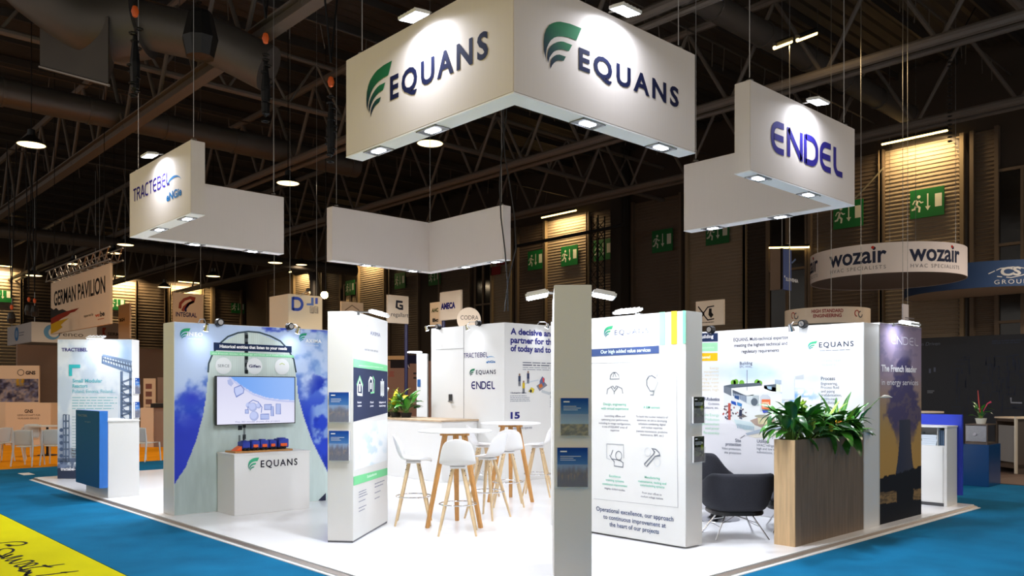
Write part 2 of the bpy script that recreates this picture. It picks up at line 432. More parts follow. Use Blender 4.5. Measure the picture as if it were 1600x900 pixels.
roof_truss(21.1, 'third roof truss with twin round tubes crossing upper right', False)
roof_truss(27.2, 'farthest roof truss just in front of the corrugated wall', False)
for yy, lab in ((6.4, 'round cross beam between the trusses at upper right'), (25, 'round cross beam between the trusses behind the corner sign')):
    t = thing('cross_truss', lab, 'truss', (0,yy,TZ+1.2), group='cross beams')
    part('bottom_chord', MB().bar((2,0,0), (WX-.05,0,0), .1, n=8), trussm, t, local=True)
    part('top_chord', MB().bar((2,0,1.6), (WX-.05,0,1.6), .08, n=8), trussm, t, local=True)
    m = MB().bar((0,0,0), (1.03,0,1.6), .045, n=6); m2 = MB().bar((1.03,0,1.6), (2.06,0,0), .045, n=6)
    f = part('brace', m, trussm, t, local=True); g = part('brace', m2, trussm, t, local=True)
    f.location.x = g.location.x = 2.8
    for k in range(1, 14):
        for s in (f, g): c = s.copy(); COL.objects.link(c); c.location.x = 2.8+2.06*k
# sprinkler pipes with droppers
for i, (yy, z) in enumerate(((9.6,13.0),(14.5,12.4),(22,12.6),(31,12.2),(40,11.8))):
    t = thing('sprinkler_pipe', ['thin roof pipe with droppers nearest the right side','thin roof pipe with droppers above the corner sign','thin roof pipe with droppers behind the corner sign','thin roof pipe with droppers above the left hanging sign','thin roof pipe with droppers at far left'][i], 'pipe', (0,yy,z), group='roof pipes with droppers')
    part('pipe', MB().bar((2,0,0), (WX-.05,0,0), .035, n=6), ductm, t, local=True)
    d0 = part('dropper', MB().bar((0,0,-.02), (.05,.03,-.75), .016, n=5), trussm, t, local=True)
    for k in range(26):
        c = d0 if k == 0 else d0.copy()
        if k: COL.objects.link(c)
        c.location = (4+k*1.1+R.uniform(-.3,.3), R.uniform(-.05,.05), 0); c.rotation_euler = (R.uniform(-.1,.1), R.uniform(-.15,.15), R.uniform(0,6))
# air ducts
def duct(name, pts, r, label, m=ductm, collars=True, step=2.4):
    t = thing(name, label, 'duct', pts[0])
    part('duct_pipe', MB().tube(pts, r, 24), m, t, smooth=True)
    if collars:
        a, b = Vector(pts[0]), Vector(pts[-1]); L = (b-a).length; d = (b-a)/L; k = 0
        if len(pts) == 2:
            q = step/2; f = None
            while q < L and k < 14:
                if f is None: f = part('collar', MB().bar(a, a+d*.07, r+.03, n=24), steel if False else m, t)
                else: c = f.copy(); COL.objects.link(c); c.location = d*q
                q += step; k += 1
    return t
duct('air_duct', [(2,28.6,10.6),(18,28.6,10.6)], .42, 'dull round duct running across the far upper left')
duct('air_duct', [(4,47.8,9.6),(30,47.8,9.6)], .34, 'paler round duct low behind the left trusses')
duct('air_duct', [(11.8,11.8,11.3),(30,11.8,11.3)], .33, 'round duct catching yellow light at upper right')
e0 = at(330, 19, 62)
c0 = at(140, 19, 20); pts = []
for i in range(9):
    a = math.radians(90-i*22); pts.append(c0 + RGT*(.9*math.cos(a)-.1) + Vector((0,0,1))*(.9*math.sin(a)+.55))
t = thing('duct_plenum', 'angular sheet metal duct box with thick elbow at top left', 'duct', at(130, 19, 110))
ax = RGT*.9; b0 = at(118, 19, 104)
m = MB(); cs = [at(62,19.6,103), at(170,18.2,132), at(178,19.4,105), at(84,20.8,80)]
m.add([*cs, *[c+Vector((0,0,1.5)) for c in cs]], [(0,1,2,3),(4,5,6,7),(0,1,5,4),(1,2,6,5),(2,3,7,6),(3,0,4,7)])
part('plenum_box', m, ductm, t, bevel=.02)
m = MB().bar(cs[0]+Vector((0,0,-.02)), cs[1]+Vector((0,0,-.02)), .035, n=6)
part('flange', m, alu, t)
part('spiral_duct', MB().tube([at(218, 19, 38), e0, at(420, 19, 108)], .52, 24), ductm, t, smooth=True)
part('elbow', MB().tube([at(20,19,-60), at(60,19,-22), at(105,19,12), at(150,19,40), at(185,19,44), at(225,19,38)], .75, 28), ductm, t, smooth=True)
# dangling hoists
def hoist(p, ztop, label, bag=False, wide=.9):
    t = thing('chain_hoist', label, 'hoist', p)
    part('sling', MB().bar(p+Vector((0,0,.3)), Vector((p.x-wide,p.y-.2*wide,ztop)), .018, n=5).bar(p+Vector((0,0,.3)), Vector((p.x+wide,p.y+.3*wide,ztop)), .018, n=5), blackm, t)
    part('hoist_body', MB().lathe([(0,.09),(.035,.07),(.055,.0),(.035,-.07),(0,-.09)], p, 12), mat('orange_paint',(215,90,25),.4), t, smooth=True)
    m = MB(); k = 12 if not bag else 7
    k = 3 if wide < .5 else k
    for i in range(k): m.ring((p.x+R.uniform(-.05,.05), p.y+R.uniform(-.05,.05), p.z-.25-.09*i), .05, .014, 8)
    part('chain', m, blackm, t, kind='stuff')
    q = .42 if wide < .5 else 1
    if bag: part('chain_bag', MB().lathe([(r_*q, z_*q) for r_, z_ in [(0,-1.35),(.26,-1.3),(.34,-.95),(.24,-.5),(.2,-.42),(.17,-.5)]], p, 10), black, t)
    else: part('chain_bundle', MB().lathe([(0,-1.2),(.06,-1.12),(.075,-.75),(.03,-.35)], p, 8), blackm, t)
    return t
hoist(at(211,12,18), 14, 'orange hoist with long black chain bundle near the top left duct')
hoist(at(415,12.5,60), 14, 'orange chain hoist left of the big corner sign, upper one')
hoist(at(517,13,128), 14, 'orange chain hoist beside the left end of the big corner sign')
t = hoist(at(313,16,-15), 14, 'black chain bag hanging at the top edge, left', bag=True)
hoist(at(18,28,480), 10, 'small black speaker bag hanging against the bright wall, far left', bag=True, wide=.15)
hoist(at(45,29,468), 10, 'left of two small black bags hanging before the far left wall', bag=True, wide=.1)
hoist(at(54,29,470), 10, 'right of two small black bags hanging before the far left wall', bag=True, wide=.1)

# walls made of bays; each bay a corrugated panel
def bay(parent, face, a0, a1, z0, z1, m, step=.155, depth=.028, name='cladding_panel'):
    mb = MB(); k = int((z1-z0)/step); st = (z1-z0)/k
    for i in range(k):
        z = z0+i*st; q = [(z,0),(z+st*.45,0),(z+st*.6,depth),(z+st*.88,depth),(z+st,0)]
        vs = []
        for zz, dd in q: vs += [face.map(a0, zz, dd), face.map(a1, zz, dd)]
        mb.add(vs, [(2*j,2*j+1,2*j+3,2*j+2) for j in range(4)])
    return part(name, mb, m, parent)
wallr = struct('wall_right', box((WX,-8,-.3), (WX+.4,WY+.4,ZR+.3)), cladding_d)
walll = struct('wall_left', box((-12,WY,-.3), (WX-.01,WY+.4,ZR+.3)), cladding_d)
FX = Face((WX-.02,0,0), (0,-1,0)); FY = Face((0,WY-.02,0), (1,0,0))
def wy(px): u = (px-800)/FPX; return WX*(.733-.68*u)/(.68+.733*u)
def wx(px): u = (px-800)/FPX; return WY*(.68+.733*u)/(.733-.68*u)
glassm = mat('dark_window_glass', (30,26,22), .12, 0, spec=.8, bump=.35, bscale=1.2)
postm = mat('pale_wall_post', (150,132,105), .6)
mbrown = mat('brown_shutter', (108,94,80), .55, .1, noise=.08, nscale=.5)
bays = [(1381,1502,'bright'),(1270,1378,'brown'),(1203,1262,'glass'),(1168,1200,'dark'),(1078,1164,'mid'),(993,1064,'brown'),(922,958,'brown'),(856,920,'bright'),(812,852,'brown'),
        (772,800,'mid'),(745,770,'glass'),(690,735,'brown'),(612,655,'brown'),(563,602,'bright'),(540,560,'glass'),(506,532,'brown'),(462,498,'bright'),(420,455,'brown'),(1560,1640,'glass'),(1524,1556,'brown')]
brights = []
for a, b, kind in bays:
    y0, y1 = -wy(a), -wy(b)
    if kind == 'glass':
        t = part('window_frame', MB(), mbrown, wallr)
        m = MB()
        for yy in (y0, (y0+y1)/2, y1): m.box((WX-.2,-yy-.05,1.2), (WX-.05,-yy+.05,9.6))
        for zz in (1.2, 4.1, 6.9, 9.6): m.box((WX-.19,-y1-.05,zz-.05), (WX-.05,-y0+.05,zz+.05))
        t.data = m.mesh('window_frame', mbrown)
        t.data.materials.clear(); t.data.materials.append(mbrown)
        part('pane', box((WX-.1,-y1,1.2), (WX-.07,-y0,9.6)), glassm, t, local=True)
    else:
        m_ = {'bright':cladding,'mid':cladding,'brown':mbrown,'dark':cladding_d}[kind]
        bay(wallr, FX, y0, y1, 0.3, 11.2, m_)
        m = MB()
        for yy in (y0-.07, y1+.07): m.box((WX-.22,-yy-.07,0), (WX,-yy+.07,11.25))
        part('wall_post', m, postm if kind in ('bright','mid') else mbrown, wallr)
    if kind == 'bright': brights.append((y0, y1))
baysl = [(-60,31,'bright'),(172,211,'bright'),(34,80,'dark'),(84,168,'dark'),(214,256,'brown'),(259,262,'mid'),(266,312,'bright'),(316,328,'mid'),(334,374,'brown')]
brl = []
for a, b, kind in baysl:
    x0, x1 = wx(a), wx(b)
    if kind == 'bright': x1 = min(x1, x0+5.5) if a < 0 else x1
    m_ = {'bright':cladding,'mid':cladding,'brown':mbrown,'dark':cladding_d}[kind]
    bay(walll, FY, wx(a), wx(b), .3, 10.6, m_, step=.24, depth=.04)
    m = MB()
    for xx in (wx(a)-.08, wx(b)+.08): m.box((xx-.08,WY-.25,0), (xx+.08,WY,10.7))
    part('wall_post', m, postm if kind in ('bright','mid') else mbrown, walll)
    if kind == 'bright': brl.append((wx(a), wx(b)))
# warm tube lamps on the walls
def tube_lamp(p0, p1, label, power=None, aim=(0,0,-1)):
    p0, p1 = Vector(p0), Vector(p1)
    t = thing('wall_tube_lamp', label, 'lamp', (p0+p1)/2, group='warm tube lamps over the wall bays')
    part('housing', MB().bar(p0+Vector((0,0,.07)), p1+Vector((0,0,.07)), .07, n=6), black, t)
    part('lit_tube', MB().bar(p0, p1, .045, n=8), tube_on, t)
    if power:
        d = (p1-p0).normalized(); l = area('lamp_light', t, (0,0,-.07), power, .2, (255,218,160), aim, 160, 2.2)
        l.rotation_euler = (Matrix((d.cross(-Vector(aim)), d, -Vector(aim))).transposed()).to_euler() if True else l.rotation_euler
    return t
names = ['right of the big white drum sign','above the narrow end column','beside the back hanging sign','above the square white logo box']
for i, (y0, y1) in enumerate(brights):
    yc_ = -(y0+y1)/2; h = (y1-y0)*.42
    tube_lamp((WX-.75,yc_-h,11.3), (WX-.75,yc_+h,11.3), 'warm tube lamp over the lit bay '+names[i], P_TUBE, Vector((.35,0,-1)).normalized())
namesl = ['at the far left edge','behind the tilted beige banner','behind the small square emblem sign']
for i, (x0, x1) in enumerate(brl):
    xa = (x0+x1)/2 if i else wx(-8); tube_lamp((xa-.9,WY-.8,10.9), (xa+.9,WY-.8,10.9), 'warm tube lamp over the bright bay '+namesl[i], P_TUBE*2.2, Vector((0,.35,-1)).normalized())
a = at(1211, 21, 75); b = at(1275, 21, 53)
tube_lamp(at(1210,19.5,75), at(1236,20.1,65), 'left warm tube of the lit pair high at upper right', 70)
tube_lamp(at(1246,19.6,63), at(1275,20.2,52), 'right warm tube of the lit pair high at upper right')
# emergency exit signs
def exit_sign(face, a, z, label, wd=1.25, ht=1.1):
    p = face.map(a, z, .16); t = thing('exit_sign', label, 'sign', p, group='green emergency exit signs')
    F2 = Face(face.map(a-wd/2, z-ht/2, .18), face.u)
    m = MB(); c = [F2.map(x, y, d) for d in (-.04, 0) for x, y in ((0,0),(wd,0),(wd,ht),(0,ht))]
    m.add(c, [(0,1,2,3),(4,5,6,7),(0,1,5,4),(1,2,6,5),(2,3,7,6),(3,0,4,7)]); part('sign_board', m, greensign, t)
    P = Print(F2); wt = (225,230,215); s = wd/1.25
    P.rect(.92*s,.35,1.17*s,.85,wt); P.line([(.66*s,.9),(.66*s,.35)], .05, wt); P.poly([(.56*s,.42),(.76*s,.42),(.66*s,.25)], wt)
    P.disc(.33*s,.82,.065,wt); P.line([(.3*s,.72),(.24*s,.5),(.36*s,.4),(.34*s,.22)], .075, wt); P.line([(.24*s,.5),(.17*s,.36),(.06*s,.34)], .07, wt)
    P.line([(.1*s,.55),(.17*s,.68),(.3*s,.7),(.42*s,.58),(.5*s,.6)], .045, wt)
    P.done(t, 'running_figure_pictogram'); return t
for px, py, lab in ((1451,318,'on the bright bay above the white drum sign'),(1328,336,'half hidden by the right hanging sign corner'),(1124,364,'under the right sign back panel'),(1038,377,'in the dark brown bay right of the top lamps'),
                    (945,391,'at the dark lattice column, cut by it'),(893,400,'in the brightly lit bay above the narrow end panel'),(840,407,'in the dim bay left of the bright one'),
                    (682,433,'low under the back hanging sign, right one'),(628,439,'low under the back hanging sign, left one'),(550,450,'dim, between the white logo box and the back sign')):
    u = (px-800)/FPX; D = WX/(.68+.733*u)
    exit_sign(FX, -wy(px), EYE.z+(HORIZON-py)/FPX*D, 'green emergency exit sign '+lab)
for px, py, lab in ((2,463,'at the far left edge of the hall'),(181,476,'right of the tilted beige banner'),(370,482,'far and dim above the cooling tower wall')):
    u = (px-800)/FPX; D = WY/(.733-.68*u)
    exit_sign(FY, wx(px), EYE.z+(HORIZON-py)/FPX*D, 'green emergency exit sign '+lab, 1.25, .9)
# red fire signs
FR = Face(FX.map(-wy(770), 7.3, .2), FX.u)
t = thing('fire_sign', 'dark red fire equipment signs under the right end of the back hanging sign', 'sign', FR.o)
for x, y in ((0,0),(.55,.55)):
    c = [FR.map(x+dx, y+dy+1.3, d) for d in (-.03,0) for dx, dy in ((0,0),(.9,0),(.9,.5),(0,.5))]
    part('sign_board', MB().add(c, [(0,1,2,3),(4,5,6,7),(0,1,5,4),(1,2,6,5),(2,3,7,6),(3,0,4,7)]), mat('red_sign',(120,16,16),.5), t)
# black lattice column and wall pipes
lx, ly = WX-1.6, wy(965)
t = thing('lattice_mast', 'tall black lattice mast right of the lit bay, behind the stand', 'truss', (lx,ly,ZC))
for dx in (-.25,.25):
    for dy in (-.25,.25): part('upright', MB().bar((lx+dx,ly+dy,ZC), (lx+dx,ly+dy,10.5), .04, n=6), blackm, t)
m = MB()
for k in range(20):
    z = .3+k*.5; s = 1 if k % 2 else -1
    for dx in (-.25,.25): m.bar((lx+dx,ly-.25*s,z), (lx+dx,ly+.25*s,z+.5), .02, n=5)
    for dy in (-.25,.25): m.bar((lx-.25*s,ly+dy,z), (lx+.25*s,ly+dy,z+.5), .02, n=5)
part('lattice', m, blackm, t)
p0, p1 = at(805, 44, 385), at(975, 38, 352)
t = thing('cable_tray', 'thin dark cable tray crossing the lit bay behind the stand', 'pipe', p0); part('tray', MB().bar(p0, p1, .09, n=6), black, t)
for q in (p0, p1): part('hanger', MB().bar(q, Vector((q.x,q.y,ZR)), .02, n=5), black, t)
for (px, D, py, lab) in ((1509,31.2,218,'curved wall duct dropping beside the bright bay at right'),(492,55,425,'curved wall duct above the square white logo box')):
    p = at(px, D, py); r = .34
    pts = [p+Vector((0,2.6,.35)), p+Vector((0,1.3,.35)), p+Vector((0,.6,.25)), p+Vector((0,.15,-.1)), p+Vector((0,0,-.7)), p+Vector((0,0,-p.z+.1))]
    duct('wall_duct', pts, r, lab, collars=False)
p = at(985, 40, 300); 
tag(part('roof_pillar', MB().box((WX-.9,wy(990)+.1,ZC), (WX-.25,wy(968)-.1,ZR)), mat('pillar_dark',(48,43,38),.6), None, bevel=.03), 'wide dark steel pillar between two shutter bays, behind the top lamps', 'pillar')

# pendant hall lamps
def pendant(p, label, power=None, rgb=(255,228,188)):
    t = thing('pendant_lamp', label, 'lamp', p, group='round warm hall lamps')
    part('lamp_shade', MB().lathe([(.05,.42),(.09,.40),(.1,.25),(.2,.16),(.34,.03),(.36,0)], (0,0,0), 28), black, t, smooth=True, local=True)
    part('lit_glass', MB().lathe([(0,.012),(.33,.012)], (0,0,0), 28), lamp_warm, t, local=True)
    part('lamp_cord', MB().bar((0,0,.4), (0,0,ZR-p.z), .012, n=5), blackm, t, local=True)
    area('lamp_light', t, (0,0,-.02), power or P_PEND, .5, rgb, spread=170)
    return t
lamps = [(49,227,21.5,'left of the pale roof beam, nearest the left edge'),(450,287,25.5,'right of the left hanging sign'),(672,225,21.5,'under the left arm of the big corner sign'),
 (196,383,36,'just left under the left hanging sign'),(178,396,40,'small, beside the lamp under the left hanging sign'),(115,413,38,'above the tilted beige banner truss'),(53,431,38,'above the two hanging black bags'),
 (333,432,42,'below the left hanging sign back arm'),(257,449,44,'above the small square emblem sign'),(430,411,40,'under the right end of the left hanging sign'),(471,414,52,'small, between the left and back hanging signs')]
for px, py, D, lab in lamps: pendant(at(px, D, py), 'round warm pendant lamp '+lab)
for k, (x, y) in enumerate(((-3,-1),(1.5,-4),(-5,4),(-1,17),(-2,9.5),(8,-3),(16,0),(24,2),(30,-1),(29,3.2),(-4,31),(-5,40))):  # unseen lamps added to brighten the column, carpets, far wall and hanging signs
    pendant(Vector((x,y,8.1)), 'unseen fill lamp added out of frame, '+('left of the viewer','behind the viewer','far left of the viewer','beyond the left frame edge','left of the yellow carpet','behind the viewer at right','right of the stand corner','right of the dark wall','by the right hall wall','above the dark wall stand','left beyond the banner','farthest left')[k], (80,70,70,90,70,90,160,260,420,420,300,300)[k], (255,232,205))
p = at(507, 30, 461)
t = thing('spotlight', 'very bright warm spotlight right of the square white logo box', 'lamp', p)
part('lamp_body', MB().bar(p+FWD*.3+Vector((0,0,.05)), p, .12, .16, n=16), black, t, smooth=True)
part('lit_glass', MB().bar(p, p-FWD*.02, .13, n=16), mat('hot_lamp',(255,230,170),.4,emit=((255,214,140),60)), t)
part('lamp_bracket', MB().bar(p+FWD*.2, p+FWD*.2+Vector((0,0,ZR-p.z)), .015, n=6), black, t)

# ================================================================ THE STAND
def fsolid(F, a0, b0, a1, b1, d0, d1, mb=None):
    mb = mb or MB(); c = [F.map(a, b, d) for d in (d0, d1) for a, b in ((a0,b0),(a1,b0),(a1,b1),(a0,b1))]
    return mb.add(c, [(0,3,2,1),(4,5,6,7),(0,1,5,4),(1,2,6,5),(2,3,7,6),(3,0,4,7)])
def zplane(px, py, z): D = (EYE.z-z)*FPX/(py-HORIZON); return at(px, D, z=z)
X0, Y0, X1, Y1 = 4.02, 4.24, 13.02, 17.6
plat = thing('stand_platform', 'raised glossy white platform floor of the exhibition stand', 'platform', (X0,Y0,ZC))
part('platform_deck', box((X0,Y0,ZC), (X1,Y1,0)), floorw, plat)
prof = [(0,0),(.018,0),(.02,-.012),(.055,-.03),(.056,-.038),(.085,-.042),(.088,ZC)]
def edge(a, b, out, m_a, m_b):
    a, b, out = Vector(a), Vector(b), Vector(out)
    for nm, seg, mm in (('edge_lip', prof[0:3], white), ('edge_ramp', prof[2:4], m_a), ('edge_foot', prof[3:7], white)):
        vs = []
        for o_, z in seg: vs += [a+out*o_+(a-b).normalized()*o_+Vector((0,0,z)), b+out*o_+(b-a).normalized()*o_+Vector((0,0,z))]
        part(nm, MB().add(vs, [(2*i,2*i+1,2*i+3,2*i+2) for i in range(len(seg)-1)]), mm, plat)
ramp = mat('grey_edge_profile', (128,116,106), .45, .3)
edge((X0,Y1,0), (X0,Y0,0), (-1,0,0), ramp, white); edge((X0,Y0,0), (X1,Y0,0), (0,-1,0), ramp, white)
edge((X1,Y0,0), (X1,Y1,0), (1,0,0), ramp, white); edge((X1,Y1,0), (X0,Y1,0), (0,1,0), ramp, white)

# ---- lamps
def led_head(root, c, out, aim, power, name='floodlight', size=(.26,.17), arm_from=None, thick=.028):
    """flat LED floodlight: shallow ribbed body, lit glass below, bracket arm"""
    aim = Vector(aim).normalized(); out = Vector(out).normalized(); s = out.cross(aim).normalized(); y = aim.cross(s)
    M = Matrix((( s.x, y.x, -aim.x, c[0]), (s.y, y.y, -aim.y, c[1]), (s.z, y.z, -aim.z, c[2]), (0,0,0,1)))
    m = box((-size[0]/2,-size[1]/2,0), (size[0]/2,size[1]/2,thick)); 
    for k in range(5): m.box((-size[0]*.4+k*size[0]*.2-.004,-size[1]*.42,thick), (-size[0]*.4+k*size[0]*.2+.004,size[1]*.42,thick+.014))
    m.v = [tuple(M @ Vector(v)) for v in m.v]
    h = part(name, m, white if name != 'spot_head' else blackm, root, bevel=.003)
    g = MB().box((-size[0]*.45,-size[1]*.42,-.004), (size[0]*.45,size[1]*.42,-.0005)); g.v = [tuple(M @ Vector(v)) for v in g.v]
    part('lit_glass', g, lamp_on, h)
    if arm_from is not None: part('bracket_arm', MB().bar(arm_from, Vector(c)-aim*thick, .009, n=6), steel, root)
    area('lamp_light', root, Vector(c)+aim*.012-root.location, power, size[0]*.8, (238,244,255), aim, 165, size[1]*.8)
    return h
def recessed(root, p, along, power=P_DOWN):
    """recessed square downlight in the underside of a hanging sign: dark tray, white bezel, tilted lit head"""
    a = Vector(along).normalized(); b = Vector((-a.y, a.x, 0)); p = Vector(p)
    def Q(x0, x1, y0, y1, z0, z1, m):
        c = [p+a*x+b*y+Vector((0,0,z)) for z in (z0,z1) for x, y in ((x0,y0),(x1,y0),(x1,y1),(x0,y1))]
        return m.add(c, [(0,3,2,1),(4,5,6,7),(0,1,5,4),(1,2,6,5),(2,3,7,6),(3,0,4,7)])
    m = MB(); Q(-.15,.15,-.085,-.075,-.012,-.001,m); Q(-.15,.15,.075,.085,-.012,-.001,m); Q(-.15,-.14,-.085,.085,-.012,-.001,m); Q(.14,.15,-.085,.085,-.012,-.001,m)
    h = part('downlight', m, mat('lamp_bezel',(150,150,152),.4,.6), root)
    part('lamp_tray', Q(-.14,.14,-.075,.075,-.004,-.001,MB()), mat('lamp_tray',(105,105,108),.5), h)
    part('lit_glass', Q(-.07,.07,-.04,.04,-.014,-.005,MB()), lamp_on, h)
    area('lamp_light', root, p+Vector((0,0,-.02))-root.location, power, .16, (240,245,255), (0,0,-1), 180, .11)
SB, ST, TH = 4.07, 5.08, .2
def corner_sign(vx, vy, sx, sy, lx, ly, label):
    """L of two box arms; outer corner (vx, vy), arms run sx along x and sy along y"""
    t = thing('hanging_sign', label, 'sign', (vx,vy,SB), group='hanging corner signs')
    x1, y1 = vx+sx*lx, vy+sy*ly; ix, iy = vx+sx*TH, vy+sy*TH
    m = MB().prism([(vx,vy),(x1,vy),(x1,iy),(ix,iy),(ix,y1),(vx,y1)][::(1 if sx*sy > 0 else -1)], SB+.012, ST)
    part('sign_body', m, signwhite, t, bevel=.006)
    m = MB().prism([(vx,vy),(x1,vy),(x1,iy),(ix,iy),(ix,y1),(vx,y1)][::(1 if sx*sy > 0 else -1)], SB, SB+.0118)
    part('sign_soffit', m, mat('bright_white_soffit',(248,249,252),.6,spec=.2), t)
    for (x, y) in ((vx+sx*.1,vy+sy*.1),(x1-sx*.15,vy+sy*.1),(vx+sx*.1,y1-sy*.15)):
        f = part('hook', MB().ring((x,y,ST+.05), .035, .007, 12), steel, t)
        part('wire', MB().bar((x,y,ST+.085), (x,y,ZR), .0055, n=5), steel, t)
    return t
SA = corner_sign(4.56,4.9,1,1,2.53,2.55,'largest hanging corner sign, nearest, winged emblem and navy lettering on both arms')
SBn = corner_sign(10.65,4.88,-1,1,2.55,2.55,'right hanging corner sign with dark blue rounded five-letter word')
SC = corner_sign(4.45,13.7,1,-1,2.55,2.45,'left hanging corner sign with purple word and light blue swoosh')
SD = corner_sign(10.45,13.75,-1,-1,2.45,2.45,'back hanging corner sign, blank, seen from its hollow side')
for root, along, ps in ((SA,(0,1),((592,235),(677,203))),(SA,(1,0),((920,192),(1036,229))),(SBn,(1,0),((1195,276),(1268,303))),(SBn,(0,1),((1221,339),(1117,357))),
                        (SC,(0,1),((246,358),(288,341))),(SC,(1,0),((300,383),(396,392))),(SD,(1,0),((576,414),(647,423))),(SD,(0,1),((720,416),(767,408)))):
    for p in ps:
        q = zplane(*p, SB)
        if along == (0,1): q.x = {SA:4.66,SBn:10.55,SC:4.55,SD:10.35}[root]
        else: q.y = {SA:5.0,SBn:4.98,SC:13.6,SD:13.65}[root]
        recessed(root, q, (*along,0))
FA1 = Face((4.56,7.45,SB), (0,-1,0)); FA2 = Face((4.56,4.9,SB), (1,0,0))
FB1 = Face((8.1,4.88,SB), (1,0,0)); FC1 = Face((4.45,13.7,SB), (0,-1,0))
def on_face(F, px, py, out):
    G = Face(F.map(0,0,out), F.u, F.v); a, b = G.at(px, py); return F.map(a, b, out), F.map(a, ST-SB, 0)
for root, F, px, py in ((SA,FA1,647,27),(SA,FA2,977,18),(SBn,FB1,1278,160),(SC,FC1,234,244)):
    c, top = on_face(F, px, py, .19)
    led_head(root, c, F.n, (-F.n*.12+Vector((0,0,-1))), P_FLOOD, arm_from=top+Vector((0,0,.01)))
def lettering(F, parent, fn, label=None, name='lettering'):
    P = Print(F); fn(P); return P.done(parent, name, mat_attr('print_ink'), label)
G1, NV = (34,112,72), (22,28,62)
def eq1(P):
    # emblem and word on the left arm: measured at photo points
    a0, b0 = P.F.at(573,186); a1, _ = P.F.at(613,160); wing(P, a0, b0, a1-a0, P.F.at(613,98)[1]-b0+.02, G1, NV)
    for ch, x0, yb, x1, yt in (('E',609.5,156,626.5,123),('Q',632.5,142,654,108),('U',660,131,679,94),('A',684,121.5,706,85),('N',713.5,108.5,735,68),('S',743,94,763,57)):
        a0, b0 = P.F.at(x0,yb); a1, _ = P.F.at(x1,yb); _, b1 = P.F.at(x0,yt+ (x1-x0)*.0)
    A0, B0 = P.F.at(610,156); A1, _ = P.F.at(763,90); cap = P.F.at(610,122)[1]-B0
    P.text('EQUANS', A0, B0, A1, cap, NV, bold=.03, space=1.28)
lettering(FA1, SA, eq1, 'dark lettering and green emblem', 'logo_print')
def eq2(P):
    a0, b0 = P.F.at(849,92); wing(P, a0, P.F.at(860,108)[1], P.F.at(908,60)[0]-a0, P.F.at(878,35)[1]-P.F.at(860,108)[1]+.02, G1, NV)
    A0, B0 = P.F.at(904,107); A1, _ = P.F.at(1060,150); cap = P.F.at(904,75)[1]-B0
    P.text('EQUANS', A0, B0, A1, cap, NV, bold=.03, space=1.28)
lettering(FA2, SA, eq2, 'dark lettering and green emblem', 'logo_print')
lettering(FB1, SBn, lambda P: rounded_word(P, 'ENDEL', P.F.at(1205,230)[0], P.F.at(1205,236)[1], P.F.at(1319,270)[0], P.F.at(1205,186)[1]-P.F.at(1205,236)[1], (42,36,130), wd=.2), 'dark blue rounded letters')
def engie(P, x0, y0, x1, h, rgb=(20,115,185), rgb2=(20,115,185)):
    a0, b0 = P.F.at(x0,y0); a1, _ = P.F.at(x1,y0); c = P.F.at(x0,y0-h)[1]-b0; W_ = a1-a0
    P.text('eNGie', a0, b0, a1, c, rgb, bold=.03, space=1.05)
    pts = [(a0+W_*(.5-.52*math.cos(t)), b0+c*1.5+c*1.25*math.sin(t)) for t in [math.radians(18+k*11.5) for k in range(13)]]
    P.line(pts, c*.3, rgb2, 3, [.15,.4,.6,.8,.95,1,1,.9,.75,.55,.4,.25,.1])
def trac(P):
    rounded_word(P, 'TRACTEBEL', P.F.at(208.5,312)[0], P.F.at(208.5,316)[1], P.F.at(266,285)[0], P.F.at(209,296)[1]-P.F.at(209,316)[1], (52,40,130), wd=.15, gap=.24)
    engie(P, 260.5, 315, 284, 12)
lettering(FC1, SC, trac, 'purple word and light blue swoosh word', 'logo_print')

